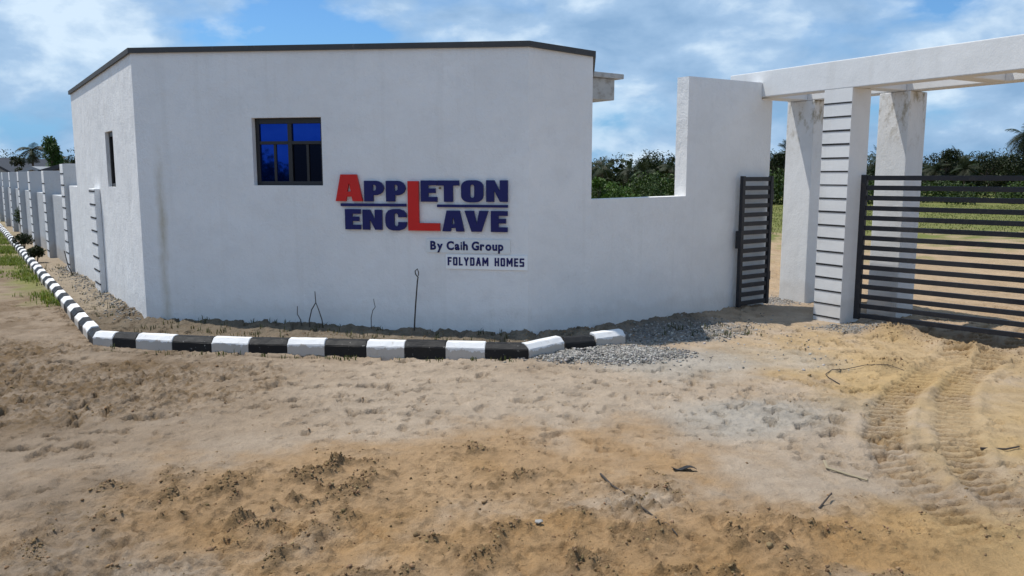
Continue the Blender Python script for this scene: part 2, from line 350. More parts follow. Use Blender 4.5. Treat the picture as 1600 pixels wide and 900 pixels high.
def ground_fields(x, y):
    """height and the masks that give the ground its colour"""
    dist = np.hypot(x, y)
    fade = 1 - sstep(16, 40, dist)
    h = 0.030 * fbm(x, y, 0.45, 3, 0.5, 1) + 0.014 * fbm(x, y, 1.9, 3, 0.5, 11) * fade
    wob = fbm(x, y, 0.9, 4, 0.55, 21)
    # churned, damp sand heaps in front of the camera
    ch = np.minimum.reduce([blob(x, y, -1.5, 5.15, 1.85, 0.85, 0.35), blob(x, y, 0.45, 4.95, 1.05, 0.75, -0.2), blob(x, y, -0.2, 4.0, 2.6, 0.9), blob(x, y, 1.5, 4.5, 0.55, 0.35, 0.1) + 0.25])
    churn = sstep(1.15, 0.55, ch + 0.55 * wob)
    cl = np.minimum(blob(x, y, -4.4, 7.7, 2.2, 1.3, 0.2), blob(x, y, -6.5, 9.0, 2.0, 1.4, -0.5))
    churnl = sstep(1.2, 0.5, cl + 0.6 * wob)
    cr = np.minimum(blob(x, y, 2.2, 4.6, 1.3, 0.5), blob(x, y, 4.2, 5.0, 1.3, 1.0))
    churnr = sstep(1.1, 0.5, cr + 0.5 * wob)
    lump = fbm(x, y, 3.4, 4, 0.6, 31)
    crumb = np.abs(fbm(x, y, 11.0, 3, 0.6, 41))
    rid = 1 - np.abs(fbm(x, y, 5.5, 3, 0.55, 51)) * 2.4
    uneven = np.clip(0.95 + 1.4 * fbm(x, y, 1.1, 2, 0.5, 36), 0.1, 1.5)
    heap = np.clip(lump * 1.7 + 0.12, 0, 1) * uneven
    crumb2 = np.abs(fbm(x, y, 21.0, 2, 0.6, 46))
    clods = np.clip(fbm(x, y, 7.5, 2, 0.6, 151) * 2.2 + 0.1, 0, 1) * np.clip(fbm(x, y, 17.0, 2, 0.6, 155) * 2.4 + 0.45, 0, 1)
    h = h + churn * (0.048 * heap + 0.036 * crumb * (0.3 + heap) + 0.028 * crumb2 * (0.3 + heap) + 0.036 * clods * (0.15 + heap) + 0.014 * rid) * fade
    h = h + churnl * (0.055 * np.clip(lump + 0.2, 0, 1) + 0.050 * crumb + 0.020 * crumb2 + 0.040 * clods) * fade
    h = h + churnr * (0.018 * clods + 0.018 * heap + 0.022 * crumb + 0.012 * crumb2) * fade
    # everywhere: trodden, rippled sand
    tread = fbm(x, y, 4.2, 3, 0.55, 61)
    dim = np.clip(-tread - 0.12, 0, 1)
    soft = np.clip(0.45 + 1.2 * fbm(x, y, 0.6, 2, 0.5, 66), 0.12, 1)
    h = h + (-0.060 * dim * soft + 0.018 * fbm(x, y, 3.1, 3, 0.6, 68) * soft + 0.013 * fbm(x, y, 8.0, 3, 0.6, 71) * (0.5 + soft) + 0.005 * fbm(x, y, 21.0, 2, 0.6, 81)) * fade
    sc = fbm(x, y, 5.2, 3, 0.55, 64); scuff = sstep(0.18, 0.29, sc) * (0.35 + 0.65 * sstep(5.0, 6.6, y)) * np.clip(soft * 1.3 + 0.5 * churnl, 0, 1.2)
    h = h + (-0.058 * scuff + 0.020 * np.exp(-((sc - 0.12) / 0.05) ** 2) * soft) * fade
    # tyre tracks to the gate
    trk = np.zeros_like(x)
    for k, pts in enumerate(TRACKS):
        d, s, sd_ = seg_dist(x, y, pts)
        d = d + 0.03 * fbm(x, y, 2.0, 2, 0.5, 91)
        inside = sstep(0.17, 0.11, d)
        keep = np.clip(0.85 + 1.4 * fbm(x, y, 0.9, 2, 0.5, 95 + k), 0.25, 1.0) * sstep(4.0, 5.4, y)
        lug = np.sin(2 * np.pi * (s / 0.128) + sd_ * d * 14.0)
        h = h + inside * keep * (-0.030 + 0.027 * np.clip(lug * 2.6, -1, 1)) + 0.024 * keep * np.exp(-((d - 0.21) / 0.05) ** 2)
        trk = np.maximum(trk, inside * keep * (0.62 - 0.38 * np.clip(lug * 2.6, -1, 1)))  # tint mask: track sand, with groove shade between the lugs painted in
    # dug-out ground under and in front of the gate leaf
    gx, gy = x - GATE_O.x, y - GATE_O.y
    ga = gx * GATE_DIR.x + gy * GATE_DIR.y; gb = gx * GATE_DIR.y * -1 + gy * GATE_DIR.x
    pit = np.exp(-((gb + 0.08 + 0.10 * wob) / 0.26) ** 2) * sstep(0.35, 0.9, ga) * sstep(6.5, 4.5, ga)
    h = h - 0.16 * pit
    mnd = np.exp(-blob(x, y, 5.05, 10.55, 0.42, 0.30, -0.6) ** 2) + 0.8 * np.exp(-blob(x, y, 5.35, 9.55, 0.45, 0.22, -0.9) ** 2) + 0.7 * np.exp(-blob(x, y, 4.15, 8.75, 0.28, 0.16, 0.5) ** 2) + 0.8 * np.exp(-blob(x, y, 6.1, 9.2, 0.4, 0.25, -0.8) ** 2)
    h = h + mnd * (0.15 + 0.09 * lump + 0.06 * crumb)
    # crust edge that has broken away in front of the kerb
    cd, cs_, _ = seg_dist(x, y, [(-5.15, 9.66), (-4.6, 9.50), (-4.0, 9.40), (-3.4, 9.36), (-2.7, 9.27), (-2.0, 9.22)])
    cd = cd + 0.035 * fbm(x, y, 3.0, 3, 0.6, 141)
    crack = np.exp(-(cd / 0.028) ** 2) * sstep(-0.25, 0.1, fbm(x, y, 1.6, 2, 0.5, 145))
    h = h - 0.060 * crack
    # soil banked against the buildings
    AB = [(-8.79, 16.56), (P1.x, P1.y), (P2.x, P2.y), (P3.x, P3.y), (3.85, 12.8)]
    dw, sw, _ = seg_dist(x, y, AB)
    bed = sstep(0.95, 0.55, dw + 0.12 * wob) * sstep(3.2, 2.6, np.hypot(np.maximum(x - 1.0, 0) * 1.6, 0))
    h = h + 0.055 * np.exp(-(dw / 0.30) ** 2) * (0.6 + 1.2 * np.clip(lump + 0.4, 0, 1)) + bed * 0.012 * lump
    h = h + 0.09 * np.exp(-blob(x, y, 0.98, 10.35, 0.30, 0.22) ** 2)
    grav = np.minimum.reduce([blob(x, y, 1.05, 9.35, 1.05, 0.50, 0.12), blob(x, y, 2.35, 10.75, 1.15, 0.62, 0.6), blob(x, y, 4.75, 10.95, 0.55, 0.35, -0.5), blob(x, y, 4.2, 13.6, 0.9, 0.5)])
    gravel = sstep(1.25, 0.55, grav + 0.45 * wob)
    greyp = sstep(1.2, 0.3, np.minimum(blob(x, y, 2.3, 6.9, 1.1, 0.7, 0.3), blob(x, y, 2.2, 9.0, 1.6, 0.9)) + 0.6 * wob)
    h = h + 0.030 * gravel * np.exp(-blob(x, y, 1.05, 9.35, 1.0, 0.5) ** 2)
    return dict(h=h, churn=churn, churnl=churnl, churnr=churnr, heap=heap, crumb=crumb, clods=clods, dim=dim * soft, scuff=scuff, crack=crack, trk=trk, pit=pit, mnd=mnd, bed=bed, gravel=gravel, greyp=greyp, wob=wob, lump=lump)
def ground_z(px, py):
    f = ground_fields(np.array([float(px)]), np.array([float(py)])); return float(f['h'][0])

def grow(a, first, ratio, limit):
    out = []; s = first; v = 0
    while v < limit: v += s; out.append(v); s = min(s * ratio, 400)
    return np.array(out)
xf = np.arange(-7.2, 7.61, 0.0150)
xs = np.concatenate([(-7.2 - grow(0, 0.025, 1.055, 4500))[::-1], xf, 7.6 + grow(0, 0.025, 1.055, 4500)])
yf = [3.2]
while yf[-1] < 13.6: yf.append(yf[-1] + 0.0042 + 0.00195 * yf[-1])
yf = np.array(yf)
ys = np.concatenate([(3.2 - grow(0, 0.02, 1.10, 4500))[::-1], yf, yf[-1] + grow(0, 0.035, 1.03, 4500)])
GX, GY = np.meshgrid(xs, ys)
gx, gy = GX.ravel(), GY.ravel()
F = ground_fields(gx, gy)
def C(*c): return np.array(c, float)
def lerp(a, b, t): return a + (b - a) * t[:, None]
col = np.tile(C(0.432, 0.345, 0.258), (len(gx), 1))
t1 = fbm(gx, gy, 0.35, 4, 0.55, 101); t2 = fbm(gx, gy, 1.3, 4, 0.6, 111); t3 = fbm(gx, gy, 6.0, 4, 0.65, 121)
col = lerp(col, C(0.355, 0.272, 0.192), sstep(-0.05, 0.35, t1))
# greyer, browner street sand to the left
left = sstep(-1.0, -4.5, gx + 0.8 * t1 * 3)
col = lerp(col, C(0.190, 0.139, 0.092), left * (0.45 + 0.5 * sstep(-0.2, 0.3, t2)))
# orange sand: bottom middle, by the gate
org = np.minimum.reduce([blob(gx, gy, -0.6, 5.4, 2.9, 1.3, 0.3), blob(gx, gy, 0.6, 4.3, 3.0, 1.0), blob(gx, gy, 4.2, 9.0, 2.2, 2.4, -0.5), blob(gx, gy, 2.2, 4.4, 2.4, 0.8), blob(gx, gy, 0.75, 6.15, 0.5, 0.25), blob(gx, gy, 4.4, 6.2, 1.9, 2.4)])
om = sstep(1.15, 0.35, org + 0.8 * t2); rgt = sstep(1.5, 3.5, gx)[:, None]
col = lerp(col, C(0.425, 0.252, 0.105) * (1 - rgt) + C(0.520, 0.365, 0.180) * rgt, om * (0.65 + 0.3 * sstep(-0.1, 0.3, t1)))
col = lerp(col, C(0.40, 0.375, 0.33), F['greyp'] * 0.7)
# moist turned-up clods, plus painted shade in dips, scuffs and the crack
t4 = fbm(gx, gy, 15.0, 3, 0.65, 161)
wet_shade = np.clip(F['churn'] * (sstep(0.02, 0.50, F['heap'] * 0.8 + 0.5 * t4) * 0.8 + 0.8 * F['clods']) + F['churnl'] * (sstep(-0.1, 0.3, t4 + 0.4 * t2) * 0.8 + 0.9 * F['clods']) + F['churnr'] * (sstep(0.1, 0.5, t4) * 0.4 + 0.7 * F['clods']) + F['dim'] * 0.9 * (0.3 + left) + F['scuff'] * (0.30 + 0.5 * left) + F['crack'] * 0.9, 0, 1)
col = lerp(col, C(0.188, 0.122, 0.060), wet_shade * 0.74)
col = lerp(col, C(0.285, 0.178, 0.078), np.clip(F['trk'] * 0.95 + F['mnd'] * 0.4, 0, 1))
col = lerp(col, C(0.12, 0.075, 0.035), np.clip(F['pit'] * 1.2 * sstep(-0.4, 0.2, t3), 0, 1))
col = lerp(col, C(0.165, 0.135, 0.098), F['bed'] * (0.65 + 0.35 * sstep(-0.2, 0.2, t3)))
col = lerp(col, C(0.20, 0.20, 0.195), F['gravel'] * (0.5 + 0.4 * sstep(-0.2, 0.2, t3)))
# street verge by the fence, field of thin grass behind the gate
behind = sstep(-0.8, 0.8, (gx - 4.4) * G_N.x + (gy - 12.0) * G_N.y - 1.2)
field = behind * sstep(24, 31, gy + 7 * t1 + 3 * t2)
thin = behind * sstep(17, 24, gy + 5 * t1) * sstep(-0.05, 0.25, t2)
col = lerp(col, C(0.43, 0.30, 0.175), behind * 0.75)
col = lerp(col, C(0.150, 0.165, 0.045), np.clip(field * 0.9 + thin * 0.6, 0, 1))
fs_, ss_, fsd = seg_dist(gx, gy, [(KC.x + KU.x * 4, KC.y + KU.y * 4), (KC.x + KU.x * 60, KC.y + KU.y * 60)])
street = ((gx - KC.x) * -0.827 + (gy - KC.y) * -0.562) > 0
col = lerp(col, C(0.19, 0.205, 0.055), sstep(0.55, 0.05, fs_ - 0.1 + 0.9 * t2) * sstep(-6.6, -9.5, gx) * 0.8 * street)
col = lerp(col, C(0.36, 0.30, 0.225), (~street) * sstep(1.6, 1.2, fs_) * sstep(-4.6, -5.6, gx) * 0.7)
far = sstep(70, 130, np.hypot(gx, gy))
col = lerp(col, C(0.07, 0.09, 0.03), far)
col *= (1 + (0.22 * t3 + 0.20 * t2 + 0.12 * fbm(gx, gy, 3.0, 3, 0.6, 131)) * (1 - far))[:, None]
nx, ny = len(xs), len(ys)
ii = np.arange(nx * ny).reshape(ny, nx)
quads = np.stack([ii[:-1, :-1], ii[:-1, 1:], ii[1:, 1:], ii[1:, :-1]], -1).reshape(-1, 4)
m, nt, b = newmat('sandy_ground'); n = N(nt); p = n.pos()
at = n.new('ShaderNodeVertexColor', layer_name='tint')
grain = n.noise(p, 130, 3, 0.7); mid = n.noise(p, 14, 6, 0.7)
c = n.mix(n.ramp(grain, [(0.3, 0.0), (0.7, 1.0)]), n.mix(1.0, at.outputs['Color'], (0.84, 0.83, 0.82), 'MULTIPLY'), n.mix(1.0, at.outputs['Color'], (1.12, 1.12, 1.13), 'MULTIPLY'))
c = n.mix(n.math('MULTIPLY', n.ramp(mid, [(0.58, 0.0), (0.74, 1.0)]), 0.45), c, n.mix(1.0, c, (0.52, 0.47, 0.42), 'MULTIPLY'))
speck = n.vor(p, 34)
c = n.mix(n.math('MULTIPLY', n.ramp(speck, [(0.06, 1.0), (0.14, 0.0)]), n.ramp(n.noise(p, 1.6, 3, 0.6), [(0.45, 0.0), (0.65, 0.8)])), c, n.mix(1.0, c, (0.42, 0.38, 0.35), 'MULTIPLY'))
n.l(c, b.inputs['Base Color']); b.inputs['Roughness'].default_value = 0.95; b.inputs['Specular IOR Level'].default_value = 0.12
bh = n.math('ADD', n.math('MULTIPLY', n.noise(p, 26, 7, 0.74), 1.0), n.math('MULTIPLY', grain, 0.16))
n.l(n.bump(bh, 1.0, 0.034), b.inputs['Normal'])
M['sand'] = m
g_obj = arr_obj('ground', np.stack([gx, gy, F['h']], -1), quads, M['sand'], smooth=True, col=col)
tag(g_obj, kind='structure')

# ------------------------------------------------------------------ the gatehouse
def offset_poly(poly, d):
    """inset a closed counter-clockwise polygon by d"""
    out = []; k = len(poly)
    for i in range(k):
        a, b_, c_ = poly[i - 1], poly[i], poly[(i + 1) % k]
        e0 = (b_ - a).normalized(); e1 = (c_ - b_).normalized()
        n0 = Vector((-e0.y, e0.x)); n1 = Vector((-e1.y, e1.x))
        t = (n0 + n1); t = t / t.dot(n0) if abs(t.dot(n0)) > 1e-6 else n0
        out.append(b_ + t * d)
    return out
def wall_between(bm, o0, o1, i0, i1, z0, za, zb, holes=()):
    """wall with real openings: outer edge o0-o1, inner edge i0-i1; holes = (s0,s1,z0,z1) along the outer edge"""
    L = (o1 - o0).length
    S = sorted({0.0, L, *[h[0] for h in holes], *[h[1] for h in holes]}); zz = sorted({z0, *[h[2] for h in holes], *[h[3] for h in holes]})
    e = (o1 - o0).normalized()
    def top(s): return za + (zb - za) * s / L
    def pt(s, inner):
        if inner:
            if s <= 0: return i0
            if s >= L: return i1
            nn = Vector((-e.y, e.x)); return o0 + e * s + nn * abs((i0 - o0).dot(nn))
        return o0 + e * s
    cache = {}
    def v(s, zi, inner):
        k = (round(s, 5), zi, inner)
        if k not in cache:
            q = pt(s, inner); z = top(s) if zi == len(zz) else zz[zi]
            cache[k] = bm.verts.new((q.x, q.y, z))
        return cache[k]
    nz = len(zz)
    def solid(i, j):
        if i < 0 or j < 0 or i >= len(S) - 1 or j >= nz: return False
        sm = (S[i] + S[i + 1]) / 2; zm = (zz[j] + (zz[j + 1] if j + 1 < nz else top(sm))) / 2
        return not any(h[0] < sm < h[1] and h[2] < zm < h[3] for h in holes)
    for i in range(len(S) - 1):
        for j in range(nz):
            if not solid(i, j): continue
            a, b_ = S[i], S[i + 1]
            for inner in (False, True):
                q = [v(a, j, inner), v(b_, j, inner), v(b_, j + 1, inner), v(a, j + 1, inner)]
                bm.faces.new(q if not inner else q[::-1])
            for (di, dj, p0, p1) in ((-1, 0, (a, j), (a, j + 1)), (1, 0, (b_, j), (b_, j + 1)), (0, -1, (a, j), (b_, j)), (0, 1, (a, j + 1), (b_, j + 1))):
                if not solid(i + di, j + dj):
                    bm.faces.new((v(*p0, False), v(*p1, False), v(*p1, True), v(*p0, True)))
house = thing('gatehouse', 'white plastered flat-roofed gatehouse with blue glass window and dark roof edge', 'gatehouse', (-3.0, 13.5, 0))
house_inv = Matrix.Translation((3.0, -13.5, 0))
def hpart(o, parent=None):
    o.parent = parent or house; o.matrix_parent_inverse = Matrix.Translation(house.location).inverted(); return o
P4 = Vector((1.28, 13.4)); P5 = Vector((-5.2, 18.2))
outer = [P0, P1, P2, P3, P4, P5]; TOPS = [3.70, 3.775, 3.70, 3.63, 3.66, 3.68]
inner = offset_poly(outer, 0.225)
WIN = (1.768, 2.772, 1.957, 2.860); SLIT = (6.15 - 2.48, 6.15 - 1.77, 1.905, 2.79)
bm = bmesh.new()
for i in range(6):
    j = (i + 1) % 6
    wall_between(bm, outer[i], outer[j], inner[i], inner[j], -0.35, TOPS[i], TOPS[j], [SLIT] if i == 0 else [WIN] if i == 1 else [])
bmesh.ops.recalc_face_normals(bm, faces=bm.faces)
hpart(mesh_obj('wall', bm, M['wall']))
# dark metal edging that caps the parapet
o2 = offset_poly(outer, -0.035); i2 = offset_poly(outer, 0.26)
bm = bmesh.new()
for i in range(6):
    j = (i + 1) % 6
    a0, a1 = TOPS[i] + 0.003, TOPS[j] + 0.003
    bm_prism(bm, [o2[i], o2[j], i2[j], i2[i]], [a0, a1, a1, a0], [a0 + 0.048, a1 + 0.048, a1 + 0.048, a0 + 0.048])
    o3 = offset_poly(outer, -0.006)
    bm_prism(bm, [o2[i], o2[j], o3[j], o3[i]], [a0 - 0.022, a1 - 0.022, a1 - 0.022, a0 - 0.022], [a0 - 0.0005, a1 - 0.0005, a1 - 0.0005, a0 - 0.0005])
hpart(mesh_obj('roof_edge', bm, M['fascia']))
bm = bmesh.new(); bm_prism(bm, offset_poly(outer, 0.228), 3.25, 3.40); hpart(mesh_obj('roof', bm, M['roof']))
# concrete eave box at the back corner, with its cover slab
gd = Vector((0.80, 0.60)); gn = Vector((-0.60, 0.80)); go = Vector((1.20, 12.52))
bm = bmesh.new(); bm_box(bm, go, gd, gn, 0, 0.47, 0, 0.5, 3.235, 3.552, 0.008); eave = hpart(mesh_obj('eave_box', bm, M['concrete']))
bm = bmesh.new(); bm_box(bm, go, gd, gn, -0.02, 0.60, -0.07, 0.57, 3.556, 3.63, 0.008); hpart(mesh_obj('cover_slab', bm, M['concrete']), eave)
eave.children[0].matrix_parent_inverse = Matrix.Identity(4)

def window(o, d, s0, s1, z0, z1, recess, layout, slit=False):
    """window on the wall through o along d; n points inwards"""
    d = Vector(d); nn = Vector((-d.y, d.x)); h = 0.055
    w = thing('window', '', '', (0, 0, 0)); 
    for k in ('label', 'category'):
        if k in w: del w[k]
    w.parent = house; w.matrix_parent_inverse = Matrix.Translation(house.location).inverted()
    def bar(a0, a1, b0, b1, r0=recess, r1=recess + 0.06, name='frame'):
        bm = bmesh.new(); bm_box(bm, o, d, nn, a0, a1, r0, r1, b0, b1, 0.004); return mesh_obj(name, bm, M['frame'], w)
    W, H = s1 - s0, z1 - z0
    bar(s0, s0 + h, z0, z1); bar(s1 - h, s1, z0, z1)
    bar(s0 + h, s1 - h, z0, z0 + h); bar(s0 + h, s1 - h, z1 - 0.075, z1)
    def pane(a0, a1, b0, b1, mat, r):
        bm = bmesh.new(); bm_box(bm, o, d, nn, a0, a1, r, r + 0.006, b0, b1); return mesh_obj('pane', bm, mat, w)
    if slit:
        pane(s0 + h, s1 - h, z0 + h, z1 - 0.075, M['glass_dark'], recess + 0.03); return w
    mx = (s0 + s1) / 2; tz = z0 + H * 0.635
    bar(mx - 0.03, mx + 0.03, z0 + h, z1 - 0.075)
    bar(s0 + h, mx - 0.03, tz - 0.022, tz + 0.022); bar(mx + 0.03, s1 - h, tz - 0.022, tz + 0.022)
    pane(s0 + h, mx - 0.03, tz + 0.022, z1 - 0.075, M['glass_blue'], recess + 0.028)
    pane(mx + 0.03, s1 - h, tz + 0.022, z1 - 0.075, M['glass_blue'], recess + 0.030)
    for k, (a, b_) in enumerate(((s0 + h, mx - 0.03), (mx + 0.03, s1 - h))):
        c_ = (a + b_) / 2 + 0.01
        bar(c_ - 0.018, c_ + 0.018, z0 + h, tz - 0.022, recess + 0.012, recess + 0.045)
        for q0, q1 in ((a, c_ - 0.018), (c_ + 0.018, b_)):
            pane(q0, q1, z0 + h, tz - 0.022, M['glass_blue'] if k == 0 else M['glass_dark'], recess + 0.03)
    return w
window(P1, A, *WIN, 0.09, None)
window(P0, (P1 - P0).normalized(), *SLIT, 0.055, None, slit=True)

# ------------------------------------------------------------------ signs on the front wall
AN = Vector((A.y, -A.x))                                   # outwards
def on_wall(s, z, out): q = P1 + A * s + AN * out; return Vector((q.x, q.y, z))
WM = Matrix(((A.x, 0, AN.x, 0), (A.y, 0, AN.y, 0), (0, 1, 0, 0), (0, 0, 0, 1)))  # local x along the wall, y up, z out
def curve_to_mesh(cu):
    o = bpy.data.objects.new('tmp', cu); me = bpy.data.meshes.new_from_object(o)
    bpy.data.objects.remove(o); return me
def letter_mesh(loops, s0, s1, z0, z1, depth):
    cu = bpy.data.curves.new('letter', 'CURVE'); cu.dimensions = '2D'; cu.fill_mode = 'BOTH'; cu.extrude = depth / 2; cu.bevel_depth = 0.0
    for lp in loops:
        sp = cu.splines.new('POLY'); sp.points.add(len(lp) - 1); sp.use_cyclic_u = True
        for pt, (x, y) in zip(sp.points, lp): pt.co = (s0 + (s1 - s0) * x, z0 + (z1 - z0) * y, 0, 1)
    me = curve_to_mesh(cu); bpy.data.curves.remove(cu); return me
def rr(x0, y0, x1, y1, rx, ry, k=5):
    out = []
    for cx_, cy_, a0 in ((x1 - rx, y1 - ry, 0), (x0 + rx, y1 - ry, 90), (x0 + rx, y0 + ry, 180), (x1 - rx, y0 + ry, 270)):
        for i in range(k + 1):
            t = math.radians(a0 + 90 * i / k); out.append((cx_ + rx * math.cos(t), cy_ + ry * math.sin(t)))
    return out
def pbowl():
    o = [(0, 0), (0, 1), (0.6, 1)]
    o += [(0.6 + 0.4 * math.sin(math.radians(t)), 0.64 + 0.36 * math.cos(math.radians(t))) for t in (20, 45, 70, 90)]
    o += [(0.6 + 0.4 * math.sin(math.radians(t)), 0.66 + 0.36 * math.cos(math.radians(t))) for t in (100, 125, 150, 175)]
    o += [(0.46, 0.30), (0.46, 0)]
    return [o, [(0.44, 0.80), (0.55, 0.80), (0.60, 0.74), (0.60, 0.58), (0.55, 0.52), (0.44, 0.52)]]
def cshape():
    o = [(0.40 * 0 + 0.36, 1), (0.66, 1), (0.86, 0.93), (0.97, 0.80), (1.0, 0.62), (0.60, 0.62), (0.60, 0.73), (0.55, 0.80), (0.47, 0.80), (0.42, 0.73), (0.42, 0.27), (0.47, 0.20), (0.55, 0.20), (0.60, 0.27),
         (0.60, 0.40), (1.0, 0.40), (0.97, 0.20), (0.86, 0.07), (0.66, 0), (0.36, 0), (0.16, 0.06), (0.04, 0.2), (0, 0.38), (0, 0.62), (0.04, 0.8), (0.16, 0.94)]
    return [o]
GL = {
 'A': [[(0, 0), (0.20, 1), (0.80, 1), (1, 0), (0.63, 0), (0.60, 0.17), (0.41, 0.17), (0.38, 0)], [(0.44, 0.36), (0.57, 0.36), (0.52, 0.66), (0.49, 0.66)]],
 'P': pbowl(), 'C': cshape(),
 'L': [[(0, 0), (0, 1), (0.345, 1), (0.345, 0.155), (1, 0.155), (1, 0)]],
 'E': [[(0, 0), (0, 1), (1, 1), (1, 0.77), (0.46, 0.77), (0.46, 0.63), (0.90, 0.63), (0.90, 0.41), (0.46, 0.41), (0.46, 0.23), (1, 0.23), (1, 0)]],
 'T': [[(0.29, 0), (0.29, 0.76), (0, 0.76), (0, 1), (1, 1), (1, 0.76), (0.71, 0.76), (0.71, 0)]],
 'O': [rr(0, 0, 1, 1, 0.36, 0.30), rr(0.41, 0.20, 0.59, 0.80, 0.08, 0.10)],
 'N': [[(0, 0), (0, 1), (0.38, 1), (0.63, 0.48), (0.63, 1), (1, 1), (1, 0), (0.64, 0), (0.37, 0.53), (0.37, 0)]],
 'V': [[(0.29, 0), (0, 1), (0.40, 1), (0.51, 0.36), (0.62, 1), (1, 1), (0.71, 0)]],
}
sign = thing('wall_sign', 'large raised red and navy block letters spelling APPLETON ENCLAVE on the white front wall', 'sign', on_wall(4.13, 1.74, 0))
sign_inv = Matrix.Translation(sign.location).inverted()
def px_s(zx): return 2.963 + (510 + zx / 4.848 - 526.5) * (5.308 - 2.963) / (794.3 - 526.5) - 0.0
def px_z(zy): return 2.104 - (260 + zy / 4.848 - 272.5) * (2.104 - 1.372) / (359.8 - 272.5)
def sletter(ch, x0, x1, y0, y1, mat, depth=0.03, out=0.012):
    me = letter_mesh(GL[ch], px_s(x0), px_s(x1), px_z(y1), px_z(y0), depth)
    me.name = 'letter'; me.materials.clear(); me.materials.append(mat)
    o = link(bpy.data.objects.new('letter', me), sign); o.matrix_parent_inverse = sign_inv
    o.matrix_basis = Matrix.Translation((P1.x + AN.x * (out + depth / 2), P1.y + AN.y * (out + depth / 2), 0)) @ WM
    return o
for ch, x0, x1, y0, y1, mt in (('A', 80, 290, 60, 264, 'red'), ('P', 302, 455, 108, 265, 'navy'), ('P', 470, 620, 108, 265, 'navy'), ('L', 637, 877, 110, 484, 'red'),
        ('E', 735, 858, 105, 265, 'navy'), ('T', 862, 1022, 105, 265, 'navy'), ('O', 1036, 1200, 103, 267, 'navy'), ('N', 1220, 1378, 103, 263, 'navy'),
        ('E', 148, 270, 325, 481, 'navy'), ('N', 285, 436, 328, 482, 'navy'), ('C', 461, 626, 322, 486, 'navy'),
        ('A', 894, 1058, 330, 487, 'navy'), ('V', 1060, 1236, 330, 487, 'navy'), ('E', 1254, 1376, 330, 487, 'navy')):
    sletter(ch, x0, x1, y0, y1, M[mt], 0.034 if mt == 'red' else 0.028, 0.010)
GL['-'] = [[(0, 0), (0, 1), (1, 1), (1, 0)]]
for x0, x1, y0, y1 in ((115, 622, 281, 303), (855, 1378, 285, 305)):
    o = sletter('-', x0, x1, y0, y1, M['navy'], 0.022, 0.010); o.name = 'rule_bar'; o.data.name = 'rule_bar'
bm = bmesh.new(); bmesh.ops.create_cone(bm, cap_ends=True, segments=10, radius1=0.016, radius2=0.013, depth=0.03)
o = mesh_obj('bolt', bm, M['lamp_tan'], sign); o.matrix_parent_inverse = sign_inv
o.matrix_basis = Matrix.Translation(on_wall(px_s(880), px_z(162), 0.045)) @ WM

def sign_board(label, s0, s1, z0, z1, text, ts0, ts1, cap0, cap1, bold, blocky, mat):
    t = thing('sign_board', label, 'sign', on_wall((s0 + s1) / 2, (z0 + z1) / 2, 0)); inv = Matrix.Translation(t.location).inverted()
    bm = bmesh.new(); bm_box(bm, P1, A, AN, s0, s1, 0.002, 0.016, z0, z1, 0.003); o = mesh_obj('board', bm, mat, t); o.matrix_parent_inverse = inv
    base = Matrix.Translation((P1.x + AN.x * 0.0165, P1.y + AN.y * 0.0165, 0)) @ WM
    if blocky:                                            # condensed upright letters drawn as strokes
        cw, gap, sp = 1.0, 0.30, 0.75
        tot = sum(sp if c_ == ' ' else cw * BLOCK_W.get(c_, 1) for c_ in text) + gap * (len(text) - 1)
        k = (ts1 - ts0) / tot; x = ts0; H = cap1 - cap0; sw = 0.36 * k
        for c_ in text:
            w = (sp if c_ == ' ' else cw * BLOCK_W.get(c_, 1)) * k
            if c_ != ' ':
                bm = bmesh.new()
                for q, (ax, ay, bx, by) in enumerate(BLOCK[c_]):
                    a = Vector((x + sw / 2 + ax * (w - sw), cap0 + sw / 2 + ay * (H - sw))); b_ = Vector((x + sw / 2 + bx * (w - sw), cap0 + sw / 2 + by * (H - sw)))
                    e = (b_ - a).normalized(); nn = Vector((-e.y, e.x)) * sw / 2; a -= e * sw / 2; b_ += e * sw / 2
                    bm_prism(bm, [a - nn, b_ - nn, b_ + nn, a + nn], 0, 0.004 + 0.0004 * q)
                o = mesh_obj('letter', bm, M['navy'], t); o.matrix_parent_inverse = inv; o.matrix_basis = base
            x += w + gap * k
        return t
    # lettering, one mesh per letter, laid out to the measured width
    cu = bpy.data.curves.new('txt', 'FONT'); cu.body = 'H'; cu.size = 1.0; me = curve_to_mesh(cu)
    caph = max(v.co.y for v in me.vertices); bpy.data.meshes.remove(me)
    glyphs = []; pen = 0.0
    for ch in text:
        if ch == ' ': pen += 0.27; continue
        cu.body = ch; cu.offset = bold * (0.45 if ch == 'i' else 1); cu.extrude = 0.0; cu.resolution_u = 4
        me = curve_to_mesh(cu); xs_ = [v.co.x for v in me.vertices]; a, b_ = min(xs_), max(xs_)
        glyphs.append((me, a, pen, ch)); pen += (b_ - a) + 0.085
    total = pen - 0.085; sx = (ts1 - ts0) / total; sy = (cap1 - cap0) / caph
    for me, a, pn, ch in glyphs:
        for v in me.vertices: v.co = Vector((ts0 + (v.co.x - a + pn) * sx, cap0 + v.co.y * sy, 0))
        bm = bmesh.new(); bm.from_mesh(me); bpy.data.meshes.remove(me)
        r = bmesh.ops.extrude_face_region(bm, geom=bm.faces[:]); bmesh.ops.translate(bm, verts=[g for g in r['geom'] if isinstance(g, bmesh.types.BMVert)], vec=(0, 0, 0.005))
        bmesh.ops.recalc_face_normals(bm, faces=bm.faces)
        o = mesh_obj('letter', bm, M['navy'], t); o.matrix_parent_inverse = inv
        o.matrix_basis = Matrix.Translation((P1.x + AN.x * 0.0165, P1.y + AN.y * 0.0165, 0)) @ WM
    bpy.data.curves.remove(cu); return t
